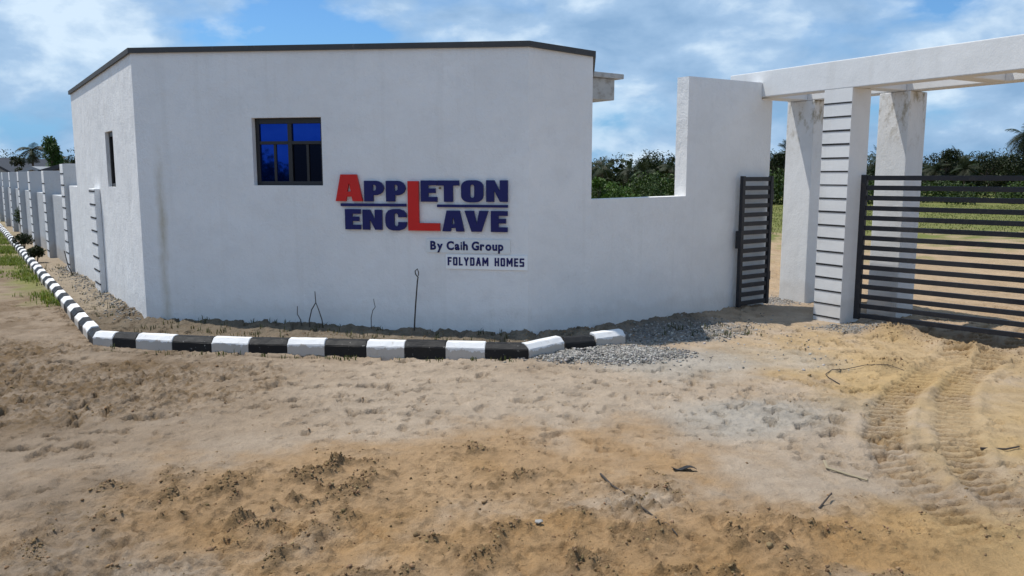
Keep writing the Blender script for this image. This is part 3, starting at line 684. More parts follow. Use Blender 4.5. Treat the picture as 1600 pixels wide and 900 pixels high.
BLOCK_W = {'M': 1.35, 'A': 1.1, 'L': 0.85, 'F': 0.9, 'E': 0.9, 'Y': 1.05}
BLOCK = {'F': [(0, 0, 0, 1), (0, 1, 1, 1), (0, .52, .85, .52)], 'O': [(0, .12, 0, .88), (1, .12, 1, .88), (.12, 0, .88, 0), (.12, 1, .88, 1)], 'L': [(0, 0, 0, 1), (0, 0, 1, 0)],
 'Y': [(0, 1, .5, .45), (1, 1, .5, .45), (.5, 0, .5, .45)], 'D': [(0, 0, 0, 1), (0, 1, .8, 1), (0, 0, .8, 0), (1, .14, 1, .86)], 'A': [(0, 0, .42, 1), (1, 0, .58, 1), (.2, .3, .8, .3)],
 'M': [(0, 0, 0, 1), (1, 0, 1, 1), (.03, 1, .5, .35), (.97, 1, .5, .35)], 'H': [(0, 0, 0, 1), (1, 0, 1, 1), (0, .5, 1, .5)], 'E': [(0, 0, 0, 1), (0, 1, 1, 1), (0, .5, .88, .5), (0, 0, 1, 0)],
 'S': [(1, 1, .1, 1), (0, .92, 0, .6), (.1, .5, .9, .5), (1, .4, 1, .08), (.9, 0, 0, 0)]}
M['board_white'] = simple('clean_white_board', (0.85, 0.87, 0.88), 0.45, var=0.05, scale=4, spec=0.4)
sign_board('pale grey board reading By Caih Group, directly under the ENCLAVE letters', 4.205, 5.335, 1.085, 1.268, 'By Caih Group', 4.262, 5.245, 1.128, 1.232, 0.040, False, M['board'])
sign_board('white board reading FOLYDAM HOMES, lowest sign on the front wall', 4.47, 5.565, 0.873, 1.062, 'FOLYDAM HOMES', 4.496, 5.52, 0.920, 1.030, 0.016, True, M['board_white'])

# ------------------------------------------------------------------ boundary wall beside the gate (stepped, with its gap)
W2 = Vector((3.85, 12.80)); W3 = Vector((4.06, 12.95)); WE = (W3 - P3).normalized(); WNN = Vector((-WE.y, WE.x))
W1s = 1.80; Lw = (W2 - P3).length; L3 = (W3 - P3).length
bw = thing('boundary_wall', 'white plastered boundary wall with a stepped gap between gatehouse and gateway', 'wall', (P3.x, P3.y, 0))
bwi = Matrix.Translation(bw.location).inverted()
bm = bmesh.new()
s_in = 0.0
prof = [(s_in, -0.3), (L3, -0.3), (L3, 3.245), (Lw, 3.245), (Lw, 3.50), (W1s, 3.49), (W1s, 1.795), (s_in, 1.775)]
fr = [bm.verts.new((*(P3 + WE * s), z)) for s, z in prof]; bk = [bm.verts.new((*(P3 + WE * s + WNN * 0.225), z)) for s, z in prof]
bm.faces.new(fr); bm.faces.new(bk[::-1])
for i in range(len(prof)): bm.faces.new((fr[i - 1], fr[i], bk[i], bk[i - 1]))
bmesh.ops.recalc_face_normals(bm, faces=bm.faces)
bmesh.ops.triangulate(bm, faces=[f for f in bm.faces if len(f.verts) > 4])
o = mesh_obj('wall', bm, M['wall_plain'], bw); o.matrix_parent_inverse = bwi

# ------------------------------------------------------------------ gateway: pillars and pergola beams
gw = thing('gateway', 'white concrete pergola gateway with black-lined front pillar and open roof beams', 'gateway', (4.6, 11.6, 0))
gwi = Matrix.Translation(gw.location).inverted()
def gpart(name, bm, mat, parent=None):
    o = mesh_obj(name, bm, mat, parent or gw)
    o.matrix_parent_inverse = gwi if parent is None else Matrix.Identity(4)
    return o
O0 = Vector((0, 0)); NF = 9.73; NR = 10.80
ZB, ZT = 3.285, 3.675
def gbox(name, d0, d1, n0, n1, z0, z1, mat, parent=None, bev=0.012):
    bm = bmesh.new(); bm_box(bm, O0, G_D, G_N, d0, d1, n0, n1, z0, z1, bev); return gpart(name, bm, mat, parent)
def striped_pillar(d0, d1):
    p = gbox('pillar', d0, d1, NF + 0.008, NF + 0.40, -0.3, ZB - 0.001, M['gate_plaster'], None, 0.003)
    k = 17; zs = [0.055 + i * (3.08 - 0.055) / (k - 1) for i in range(k)]
    for z in zs:
        bm = bmesh.new(); bm_box(bm, O0, G_D, G_N, d0 + 0.004, d1 - 0.004, NF + 0.003, NF + 0.012, z + random.uniform(-.003, .003), z + 0.022 + random.uniform(-.003, .003)); gpart('groove', bm, M['groove'], p)
striped_pillar(-8.00, -7.535)
striped_pillar(-3.55, -3.085)
for d0, d1 in ((-9.60, -9.06), (-7.89, -7.40), (-3.5, -3.0)):
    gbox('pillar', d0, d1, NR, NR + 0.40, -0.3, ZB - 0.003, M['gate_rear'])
gbox('beam', -9.85, -2.7, NF + 0.008, NF + 0.28, ZB, ZT, M['gate_plaster'])
gbox('beam', -9.62, -2.7, NR + 0.002, NR + 0.30, ZB, ZT - 0.004, M['gate_plaster'])
gbox('cross_beam', -9.55, -9.20, NF + 0.283, NR - 0.002, ZB + 0.004, ZT - 0.06, M['gate_plaster'])
for d in (-7.72, -6.34, -5.55, -4.80, -4.05, -3.3):
    gbox('cross_beam', d, d + 0.26, NF + 0.283, NR - 0.002, ZB + 0.004, ZT - 0.03, M['gate_plaster'])

# ------------------------------------------------------------------ iron gate leaves
def iron_leaf(name, label, origin, direction, width, z0, z1, nrail, post, hinge_end, latch=None):
    d = Vector(direction).normalized(); nn = Vector((-d.y, d.x))
    t = thing(name, label, 'gate', (origin[0], origin[1], 0), math.atan2(d.y, d.x))
    def box(nm, x0, x1, y0, y1, a, b_):
        bm = bmesh.new(); bm_box(bm, (0, 0), Vector((1, 0)), Vector((0, 1)), x0, x1, y0, y1, a, b_, 0.004); return mesh_obj(nm, bm, M['iron'], t)
    box('stile', 0, post, -0.03, 0.03, z0 - 0.02, z1 + 0.01); box('stile', width - post, width, -0.03, 0.03, z0 - 0.02, z1 + 0.01)
    rail = None
    for i in range(nrail):
        z = z0 + (z1 - z0 - 0.065) * i / (nrail - 1)
        if rail is None: rail = box('rail', post + 0.001, width - post - 0.001, -0.02, 0.02, z, z + 0.065); base = z
        else:
            r = rail.copy(); COL.objects.link(r); r.parent = t; r.location.z = z - base + random.uniform(-.003, .003); r.rotation_euler = (0, random.uniform(-.0012, .0012), 0)
    hx = 0 if hinge_end == 0 else width
    for z in (0.45, z1 - 0.35):
        bm = bmesh.new(); tube_mesh(bm, [(hx + (-0.02 if hinge_end == 0 else 0.02), 0, z), (hx + (-0.02 if hinge_end == 0 else 0.02), 0, z + 0.14)], [0.022, 0.022], 8)
        mesh_obj('hinge', bm, M['iron'], t)
    if latch is not None:
        box('latch', latch[0], latch[1], -0.05, 0.05, latch[2], latch[3])
    return t
iron_leaf('driveway_gate', 'wide dark iron gate of horizontal bars hung on the black-lined pillar', (GATE_O.x, GATE_O.y), GATE_DIR, 3.4, 0.07, 2.09, 15, 0.085, 0)
iron_leaf('pedestrian_gate', 'narrow dark iron gate leaf standing open against the white boundary wall', (3.475, 12.40), (0.81, 0.585), 0.74, 0.09, 2.07, 15, 0.06, 1, (-0.035, 0.02, 0.98, 1.25))

# ------------------------------------------------------------------ street fence of columns and low panels
UN = Vector((-U.y, U.x)) if False else Vector((-U.y, U.x))
OUTW = Vector((-0.818, -0.575)).normalized()
fence = thing('street_fence', 'long white wall of black-ticked columns and low panels receding down the street', 'fence', (P0.x, P0.y, 0))
fi = Matrix.Translation(fence.location).inverted()
def fpart(name, bm, mat, parent=None):
    o = mesh_obj(name, bm, mat, parent or fence)
    o.matrix_parent_inverse = fi if parent is None else Matrix.Identity(4); return o
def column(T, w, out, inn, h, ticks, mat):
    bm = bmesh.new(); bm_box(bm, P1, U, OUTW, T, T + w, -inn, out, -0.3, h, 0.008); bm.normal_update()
    for f in bm.faces: f.material_index = 0 if f.normal.x * OUTW.x + f.normal.y * OUTW.y > 0.5 else 1  # outward face white, other faces darker: shade painted in by face normal
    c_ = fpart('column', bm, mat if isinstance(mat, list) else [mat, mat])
    for z in ticks:
        bm = bmesh.new(); bm_box(bm, P1, U, OUTW, T + 0.003 - 0.008, T + w - 0.05, out - 0.01, out + 0.006, z, z + 0.028); fpart('groove', bm, M['groove'], c_)
column(3.33, 0.60, 0.10, -0.004, 1.86, [0.17 + 0.233 * i for i in range(8)], M['wall_plain'])
bm = bmesh.new(); bm_box(bm, P1, U, OUTW, 6.153, 7.46, -0.225, 0.0, -0.3, 1.868, 0.006); fpart('panel', bm, M['wall_plain'])
SP = 3.9
for k in range(12):
    T = 7.47 + SP * k; H = 2.33 if k == 0 else 2.20
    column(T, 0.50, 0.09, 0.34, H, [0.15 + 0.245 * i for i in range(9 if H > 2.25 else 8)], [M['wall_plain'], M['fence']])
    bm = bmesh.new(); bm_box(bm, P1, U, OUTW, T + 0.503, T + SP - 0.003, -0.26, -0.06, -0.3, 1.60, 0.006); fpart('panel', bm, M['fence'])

# ------------------------------------------------------------------ kerb of black and white blocks
kerb = thing('kerb', 'low kerb of alternating black and white painted blocks round the gatehouse bed', 'kerb', (KC.x, KC.y, 0))
ki = Matrix.Translation(kerb.location).inverted()
def kerb_block(L, seed):
    r = random.Random(seed); bm = bmesh.new()
    prof = [(0, -0.12), (0, 0.103), (0.055, 0.160), (0.14, 0.164), (0.14, -0.12)]
    a = [bm.verts.new((0.003, y, z)) for y, z in prof]; b_ = [bm.verts.new((L - 0.003, y, z)) for y, z in prof]
    bm.faces.new(a); bm.faces.new(b_[::-1])
    for i in range(5): bm.faces.new((a[i - 1], a[i], b_[i], b_[i - 1]))
    bmesh.ops.recalc_face_normals(bm, faces=bm.faces)
    bmesh.ops.bevel(bm, geom=[e for e in bm.edges if all(v.co.z > 0 for v in e.verts)], offset=0.006, segments=2, affect='EDGES')
    long_e = [e for e in bm.edges if abs(e.verts[0].co.x - e.verts[1].co.x) > L * 0.7]
    bmesh.ops.subdivide_edges(bm, edges=long_e, cuts=4, use_grid_fill=False)
    for v in bm.verts:
        if v.co.z > 0: v.co += Vector((r.uniform(-.001, .001), r.uniform(-.002, .002), r.uniform(-.002, .002)))
    return bm
def place_kerb(p0, p1, white, seed, mesh=None, dz=0.0):
    d = (Vector(p1) - Vector(p0)); L = d.length
    if mesh is None: o = mesh_obj('kerb_block', kerb_block(L, seed), M['kerb_white' if white else 'kerb_black'], kerb)
    else: o = link(bpy.data.objects.new('kerb_block', mesh), kerb)
    o.matrix_parent_inverse = ki; o.location = (p0[0], p0[1], dz); o.rotation_euler = (random.uniform(-.02, .02), 0, math.atan2(d.y, d.x)); return o
for i, (a, b_) in enumerate(zip(KFRONT, KFRONT[1:])): place_kerb(a, b_, i % 2 == 0, i, dz=0.018 + random.uniform(-.006, .006))
place_kerb((0.20, 9.11), (0.63, 9.55), True, 50, dz=0.015); place_kerb((0.64, 9.58), (1.02, 9.70), False, 51, dz=-0.01); place_kerb((1.03, 9.74), (1.42, 9.98), True, 52, dz=0.012)
kb = [None, None]
for i in range(70):
    a = KC + KU * (0.02 + 0.46 * (i + 1)); b_ = KC + KU * (0.02 + 0.46 * i)
    if i < 14: place_kerb(a, b_, i % 2 == 1, 60 + i, dz=random.uniform(-.008, .008))
    else:
        w = i % 2
        if kb[w] is None: kb[w] = place_kerb(a, b_, w == 1, 60 + i).data
        else: place_kerb(a, b_, w == 1, 0, kb[w], dz=random.uniform(-.008, .008))

# ------------------------------------------------------------------ gravel and clods (nobody could count them)
def ico():
    bm = bmesh.new(); bmesh.ops.create_icosphere(bm, subdivisions=1, radius=1.0)
    v = np.array([x.co[:] for x in bm.verts]); f = np.array([[q.index for q in p_.verts] for p_ in bm.faces]); bm.free(); return v, f
def ico2():
    bm = bmesh.new(); bmesh.ops.create_icosphere(bm, subdivisions=2, radius=1.0)
    v = np.array([x.co[:] for x in bm.verts]); f = np.array([[q.index for q in p_.verts] for p_ in bm.faces]); bm.free(); return v, f
def stones(name, pts, sizes, flat, jitter, base, mat, rs, colors, sunk=0.3, mesh=None, smooth=False):
    v0, f0 = mesh or ico(); k = len(v0); nn = len(pts)
    V = np.repeat(v0[None], nn, 0) * (1 + rs.uniform(-jitter, jitter, (nn, k, 1)))
    V = V * rs.uniform(0.65, 1.25, (nn, 1, 3)) * np.array([1, 1, flat])
    a = rs.uniform(0, 2 * np.pi, nn); ca, sa = np.cos(a)[:, None], np.sin(a)[:, None]
    tl = rs.uniform(-0.5, 0.5, nn); ct, st = np.cos(tl)[:, None], np.sin(tl)[:, None]
    x, y, z = V[..., 0], V[..., 1], V[..., 2]
    y, z = y * ct - z * st, y * st + z * ct; x, y = x * ca - y * sa, x * sa + y * ca
    V = np.stack([x, y, z], -1) * sizes[:, None, None]
    V += np.concatenate([pts, (base + sizes * flat * (1 - 2 * sunk))[:, None]], 1)[:, None, :]
    Fc = (f0[None] + (np.arange(nn) * k)[:, None, None]).reshape(-1, 3)
    return arr_obj(name, V.reshape(-1, 3), Fc, mat, col=np.repeat(colors, k, 0), smooth=smooth)
m, nt, b = newmat('loose_stone'); n = N(nt); at = n.new('ShaderNodeVertexColor', layer_name='tint'); p = n.pos()
n.l(n.mix(n.noise(p, 60, 4, 0.6), n.mix(1.0, at.outputs['Color'], (0.8, 0.8, 0.8), 'MULTIPLY'), n.mix(1.0, at.outputs['Color'], (1.2, 1.2, 1.2), 'MULTIPLY')), b.inputs['Base Color'])
b.inputs['Roughness'].default_value = 0.9; b.inputs['Specular IOR Level'].default_value = 0.25; n.l(n.bump(n.noise(p, 160, 4, 0.6), 0.5, 0.006), b.inputs['Normal']); M['stone'] = m
def scatter(nn, x0, x1, y0, y1, key, rs, thr=0.0, power=1.0):
    out = np.zeros((0, 2)); hs = np.zeros(0)
    while len(out) < nn:
        q = np.stack([rs.uniform(x0, x1, nn * 2), rs.uniform(y0, y1, nn * 2)], -1); f = ground_fields(q[:, 0], q[:, 1])
        w = np.clip(key(f, q), 0, 1) ** power; keep = rs.uniform(0, 1, len(q)) < w
        out = np.concatenate([out, q[keep]]); hs = np.concatenate([hs, f['h'][keep]])
    return out[:nn], hs[:nn]
rs = np.random.default_rng(11)
pts, hh = scatter(7200, -0.2, 3.9, 8.6, 12.2, lambda f, q: f['gravel'] * (0.10 + 0.9 * np.exp(-blob(q[:, 0], q[:, 1], 1.1, 9.35, 0.95, 0.42, 0.12) ** 4)) * 1.0 + 0.003, rs)
g_ = 0.12 + 0.34 * rs.uniform(0, 1, 7200) ** 1.8; tintc = np.stack([g_ * rs.uniform(1.0, 1.10, 7200), g_, g_ * rs.uniform(0.86, 0.98, 7200)], -1)
tag(stones('gravel', pts, rs.uniform(0.007, 0.018, 7200), 0.75, 0.22, hh, M['stone'], rs, tintc), 'loose grey crushed-stone gravel spilled around the end of the kerb', 'gravel', kind='stuff')
pts, hh = scatter(1500, 3.3, 5.6, 10.3, 14.2, lambda f, q: f['gravel'] * 0.8 + 0.004, rs)
g_ = rs.uniform(0.15, 0.38, 1500); tintc = np.stack([g_ * 1.0, g_ * .97, g_ * .93], -1)
tag(stones('gravel', pts, rs.uniform(0.006, 0.016, 1500), 0.7, 0.22, hh, M['stone'], rs, tintc), 'thin grey gravel scattered round the foot of the black-lined pillar', 'gravel', kind='stuff')
k_ = 1300; tt = rs.uniform(0.0, 8.6, k_); oo = rs.gamma(1.4, 0.11, k_) + 0.02
pts = np.stack([P1.x + U.x * tt - 0.818 * oo, P1.y + U.y * tt - 0.575 * oo], -1); hh = ground_fields(pts[:, 0], pts[:, 1])['h']
g_ = rs.uniform(0.10, 0.34, k_); tintc = np.stack([g_ * 1.03, g_ * .98, g_ * .90], -1)
tag(stones('gravel', pts, rs.uniform(0.006, 0.02, k_), 0.7, 0.22, hh, M['stone'], rs, tintc), 'gravel and mortar crumbs along the foot of the left gatehouse wall', 'gravel', kind='stuff')
def clod_key(f, q): return f['churn'] * (0.02 + 1.3 * np.clip(f['heap'] - 0.28, 0, 1)) + f['churnl'] * 0.16 * np.clip(f['lump'] * 2 - 0.2, 0, 1) + f['churnr'] * 0.35 * np.clip(f['lump'] * 2 - 0.2, 0, 1) + f['mnd'] * 0.25 + f['bed'] * 0.06 + 0.0012
NCL = 11000
pts, hh = scatter(NCL, -7.0, 6.5, 3.5, 10.8, clod_key, rs)
sz = 0.0030 + 0.009 * rs.uniform(0, 1, NCL) ** 3.0 + 0.014 * (rs.uniform(0, 1, NCL) > 0.994)
c0 = np.array([0.270, 0.180, 0.098]); tintc = c0 * rs.uniform(0.6, 1.5, (NCL, 1)) * rs.uniform(0.93, 1.07, (NCL, 3))
m, nt, b = newmat('damp_sand_clod'); n = N(nt); at = n.new('ShaderNodeVertexColor', layer_name='tint'); p = n.pos()
n.l(n.mix(n.noise(p, 90, 4, 0.6), n.mix(1.0, at.outputs['Color'], (0.75, 0.75, 0.75), 'MULTIPLY'), n.mix(1.0, at.outputs['Color'], (1.2, 1.2, 1.2), 'MULTIPLY')), b.inputs['Base Color'])
b.inputs['Roughness'].default_value = 1.0; b.inputs['Specular IOR Level'].default_value = 0.05
n.l(n.bump(n.noise(p, 120, 5, 0.7), 0.9, 0.012), b.inputs['Normal']); M['clod'] = m
tag(stones('sand_clods', pts, sz, 0.8, 0.3, hh, M['clod'], rs, tintc, sunk=0.40), 'crumbled lumps of damp brown sand strewn over the churned ground', 'sand', kind='stuff')

# ------------------------------------------------------------------ vegetation
def leaf_cloud(centres, radii, count, size, rs, cols, aspect=0.45, droop=0.3):
    """leaf quads spread through ellipsoid clumps; returns verts, faces, colours"""
    centres = np.asarray(centres, float); radii = np.asarray(radii, float)
    w = (radii.prod(1)) ** (2 / 3); idx = rs.choice(len(centres), count, p=w / w.sum())
    d = rs.normal(size=(count, 3)); d /= np.linalg.norm(d, axis=1)[:, None]
    r = rs.uniform(0.25, 1.0, count) ** 0.5
    pos = centres[idx] + d * r[:, None] * radii[idx]
    ax = d * 0.6 + rs.normal(size=(count, 3)) * 0.7; ax[:, 2] -= droop; ax /= np.linalg.norm(ax, axis=1)[:, None]
    up = rs.normal(size=(count, 3)) * 0.6; up[:, 2] += 0.9
    sd_ = np.cross(ax, up); sd_ /= np.linalg.norm(sd_, axis=1)[:, None] + 1e-9; nr = np.cross(sd_, ax)
    L = size * rs.uniform(0.6, 1.3, count)[:, None]; W = L * aspect
    a = pos - ax * L * 0.5; t = pos + ax * L * 0.5 - nr * L * 0.12; l_ = pos - sd_ * W * 0.5 + nr * L * 0.05; r_ = pos + sd_ * W * 0.5 + nr * L * 0.05
    V = np.stack([a, r_, t, l_], 1).reshape(-1, 3); Fc = np.arange(count * 4).reshape(-1, 4)
    cc = np.asarray(cols)[rs.integers(0, len(cols), count)] * rs.uniform(0.7, 1.3, (count, 1))
    clump = rs.uniform(0.75, 1.25, len(centres))[idx][:, None]
    return V, Fc, np.repeat(cc * clump, 4, 0)
GREENS_D = [(0.014, 0.023, 0.009), (0.020, 0.032, 0.011), (0.027, 0.040, 0.014), (0.030, 0.034, 0.017)]
GREENS_M = [(0.026, 0.050, 0.011), (0.036, 0.066, 0.014), (0.046, 0.078, 0.018)]
GREENS_L = [(0.075, 0.140, 0.022), (0.095, 0.165, 0.028), (0.060, 0.125, 0.020)]
def tree(name, label, x, y, h, spread, cols, seed, leaves=1100, leaf=0.30, trunk_frac=0.35, group=None, cat='tree', clumps=15, squash=0.8, z0=0.0):
    rs_ = np.random.default_rng(seed); r = random.Random(seed)
    t = thing(name, label, cat, (x, y, z0), 0, group)
    bm = bmesh.new(); tr = 0.028 * h
    tube_mesh(bm, [(0, 0, -0.2), (0.03 * h * r.uniform(-1, 1), 0.02 * h, h * max(0.1, trunk_frac)), (0.05 * h * r.uniform(-1, 1), 0, h * 0.75)], [tr, tr * 0.75, tr * 0.35], 7)
    cs, rd = [], []
    for i in range(clumps):
        a = r.uniform(0, 6.28); rr_ = spread * r.uniform(0.1, 0.75); z = h * r.uniform(trunk_frac, 0.9)
        rr_ *= 1.15 - abs(z / h - 0.55)
        c_ = (rr_ * math.cos(a), rr_ * math.sin(a), z); cs.append(c_); q = spread * r.uniform(0.22, 0.46); rd.append((q, q, q * squash))
        zz = h * r.uniform(trunk_frac * 0.6, 0.6)
        tube_mesh(bm, [(0, 0, zz), (c_[0] * 0.5, c_[1] * 0.5, (zz + z) / 2 + 0.04 * h), c_], [tr * 0.4, tr * 0.25, tr * 0.1], 5)
    cs.append((0, 0, h * 0.88)); rd.append((spread * 0.3, spread * 0.3, h * 0.12))
    mesh_obj('trunk', bm, M['bark'], t)
    V, Fc, cc = leaf_cloud(cs, rd, leaves, leaf, rs_, cols)
    arr_obj('crown', V, Fc, M['leaf'], t, col=cc)
    return t
def palm(label, x, y, h, frond, seed, nf=20, cols=GREENS_D, dead=8, group=None, cat='palm tree'):
    r = random.Random(seed); t = thing('palm_tree', label, cat, (x, y, 0), 0, group)
    bm = bmesh.new(); lean = r.uniform(-.04, .04) * h
    tube_mesh(bm, [(0, 0, -0.2), (lean * .3, 0, h * .5), (lean, 0, h)], [0.035 * h * .7, 0.024 * h * .8, 0.024 * h * .8], 8)
    mesh_obj('trunk', bm, M['bark'], t)
    def fronds(name, num, lo, hi, dr, cset):
        V, Fc, cc = [], [], []
        for i in range(num):
            a = 2 * math.pi * i / num + r.uniform(-.25, .25); el = math.radians(r.uniform(lo, hi)); L = frond * r.uniform(.8, 1.15)
            p_ = Vector((lean, 0, h)); d = Vector((math.cos(a) * math.cos(el), math.sin(a) * math.cos(el), math.sin(el))); side = Vector((-math.sin(a), math.cos(a), 0))
            cbase = np.array(r.choice(cset)) * r.uniform(.75, 1.3)
            k = 12
            for j in range(k):
                q = p_ + d * (L / k); d = (d + Vector((0, 0, -dr / k))).normalized()
                wl_ = L * 0.30 * math.sin(math.pi * min(1, (j + 1.2) / (k + 1))) + 0.02
                for sg in (-1, 1):
                    for e in range(2):
                        b0 = p_.lerp(q, e / 2); b1 = p_.lerp(q, e / 2 + 0.38)
                        tip = b1 + side * sg * wl_ + d * wl_ * 0.5 + Vector((0, 0, -wl_ * (0.35 + 0.3 * r.random())))
                        n0 = len(V); V += [b0[:], b1[:], (tip + d * 0.02)[:], tip[:]]; Fc.append((n0, n0 + 1, n0 + 2, n0 + 3)); cc += [cbase] * 4
                p_ = q
        arr_obj(name, V, Fc, M['leaf'], t, col=np.array(cc))
    fronds('fronds', nf, -25, 80, 1.5, cols)
    if dead: fronds('dead_fronds', dead, -75, -40, .5, [(0.055, 0.040, 0.022), (0.04, 0.032, 0.02)])
    return t
# far dark wood: one mass nobody could count
rs = np.random.default_rng(5)
cs, rd = [], []
for i in range(620):
    x = rs.uniform(-75, 120); y = rs.uniform(88, 112) + 0.05 * abs(x); hh_ = rs.uniform(4.2, 5.2) + 0.35 * math.sin(x * 0.23)
    for k in range(2):
        q = rs.uniform(0.7, 1.7); cs.append((x + rs.normal(), y, max(0.6, hh_ * rs.uniform(0.2, 0.95) - 0.4))); rd.append((q, q, q * 0.8))
V, Fc, cc = leaf_cloud(cs, rd, 95000, 0.38, rs, GREENS_D, 0.32)
V2, F2, c2 = leaf_cloud([(a, b_ + 1.5, c_ * 0.72) for a, b_, c_ in cs], np.array(rd) * 1.1, 22000, 1.0, rs, GREENS_D, 0.7)
Fc = np.concatenate([Fc, F2 + len(V)]); V = np.concatenate([V, V2]); cc = np.concatenate([cc, c2])
tag(arr_obj('woodland', V, Fc, M['leaf'], col=cc), 'dark distant belt of mixed bush and palms along the horizon', 'woodland', kind='stuff')
cs, rd = [], []
for i in range(130):
    x = rs.uniform(-30, 75); y = rs.uniform(56, 68) + 0.05 * abs(x); q = rs.uniform(0.8, 1.7); cs.append((x, y, q * rs.uniform(0.3, 0.9))); rd.append((q * 1.3, q, q * 0.8))
V, Fc, cc = leaf_cloud(cs, rd, 52000, 0.28, rs, GREENS_M + [(0.06, 0.10, 0.02)], 0.45)
tag(arr_obj('scrub', V, Fc, M['leaf'], col=cc), 'lower green scrub in front of the dark wood behind the field', 'scrub', kind='stuff')
# trees and palms that can be told apart against the wood
def px_x(px, y): return (px - 800) / 1270.0 * y
palm('tall dark palm with drooping dead fronds at the right edge above the treeline', px_x(1591, 84), 84, 6.0, 2.2, 3, 18, GREENS_D, 9)
palm('thin palm rising above the trees seen through the pedestrian opening', px_x(1226, 88), 88, 4.6, 1.6, 4, 16)
palm('small palm crown poking out of the treeline just right of the rear pillar', px_x(1489, 86), 86, 3.6, 1.9, 6, 16)
palm('low palm crown between the two white pillars of the gateway', px_x(1371, 84), 84, 3.4, 1.8, 8, 14, dead=0)
for i, (px_, y, h, s, lab) in enumerate([(1470, 83, 4.7, 2.2, 'bushy dark tree nearest the right side of the rear pillar'), (1535, 82, 4.3, 2.6, 'rounded dark tree in the middle of the gate background'),
        (1585, 80, 4.2, 2.4, 'dark tree below the tall palm at the right edge'), (1212, 80, 4.2, 1.8, 'dark tree filling the left of the pedestrian opening')]):
    tree('broadleaf_tree', lab, px_x(px_, y), y, h, s, GREENS_D, 40 + i, 3200, 0.27, 0.2, 'dark trees in the far treeline')
for i in range(12):
    y = 78 + 9 * ((i * 0.618) % 1); px_ = [936, 985, 1006, 1044][i % 4] + random.uniform(-6, 6) if i < 4 else 1215 + (i - 4) * 50 + random.uniform(-15, 15)
    palm('dark feathery palm standing among the far treeline', px_x(px_, y), y, random.uniform(2.3, 3.0), random.uniform(1.3, 1.8), 200 + i, 15, GREENS_D, 3, 'feathery palms of the far treeline')
for i, (px_, y, h, s, lab) in enumerate([(965, 40, 1.55, 1.1, 'bright green bush low at the left of the wall gap'), (1020, 44, 1.5, 1.2, 'mid green bush low at the right of the wall gap'), (938, 47, 1.9, 0.9, 'yellow green bush beside the gatehouse edge in the wall gap')]):
    tree('bush', lab, px_x(px_, y), y, h, s, GREENS_L if i != 1 else GREENS_M, 60 + i, 1500, 0.17, 0.12, None, 'bush', 12)
# left: trees behind the street fence
tree('broadleaf_tree', 'bright leafy green tree right beside the gatehouse above the street fence', px_x(91, 62), 62, 5.0, 1.3, [(0.045, 0.10, 0.018), (0.06, 0.125, 0.022), (0.035, 0.075, 0.014)], 70, 4200, 0.24, 0.15, None, 'tree', 26, 1.0)
palm('dark drooping palm left of the bright green tree above the street fence', px_x(60, 64), 64, 4.0, 1.25, 12, 16, GREENS_D, 5)
tree('broadleaf_tree', 'dark spreading low tree at the left of the drooping palm', px_x(42, 66), 66, 3.6, 1.2, GREENS_D, 72, 900, 0.30, 0.2, None, 'tree', 9)
# across the street, behind the viewer: the trees the window mirrors
cs, rd = [], []
for i in range(150):
    x = rs.uniform(-80, 25); y = rs.uniform(-38, -26); q = rs.uniform(1.2, 2.2); cs.append((x, y, rs.uniform(0.5, 3.4) + 0.5 * math.sin(x * .7))); rd.append((q, q, q * .8))
V, Fc, cc = leaf_cloud(cs, rd, 16000, 0.6, rs, GREENS_D)
tag(arr_obj('hedgerow', V, Fc, M['leaf'], col=cc), 'dark trees across the street mirrored in the gatehouse window', 'trees', kind='stuff')

# shrubs and weeds by the kerb
def shrub(label, x, y, h, w, seed, cols, name='shrub', cat='shrub'):
    r = random.Random(seed); rs_ = np.random.default_rng(seed); z = ground_z(x, y)
    t = thing(name, label, cat, (x, y, z)); bm = bmesh.new()
    for i in range(4):
        a = r.uniform(0, 6.28); tube_mesh(bm, [(0, 0, -0.05), (w * .15 * math.cos(a), w * .15 * math.sin(a), h * .5), (w * .3 * math.cos(a), w * .3 * math.sin(a), h * .8)], [.012, .009, .004], 5)
    mesh_obj('stem', bm, M['bark'], t)
    cs_ = [(w * .28 * math.cos(a), w * .28 * math.sin(a), h * .62) for a in (0, 1.6, 3.1, 4.7)] + [(0, 0, h * .75)]
    V, Fc, cc = leaf_cloud(cs_, [(w * .32, w * .32, h * .27)] * 5, 700, 0.075, rs_, cols); arr_obj('foliage', V, Fc, M['leaf'], t, col=cc); return t
shrub('dark rounded shrub between kerb and fence, the farther and larger of two', -13.5, 22.4, 0.52, 0.50, 1, GREENS_D)
shrub('dark rounded shrub between kerb and fence, the nearer and smaller of two', -11.46, 19.5, 0.42, 0.38, 2, GREENS_D)
shrub('upright green sapling against the far street fence columns', -17.6, 29.2, 1.0, 0.45, 3, GREENS_M, 'sapling', 'plant')
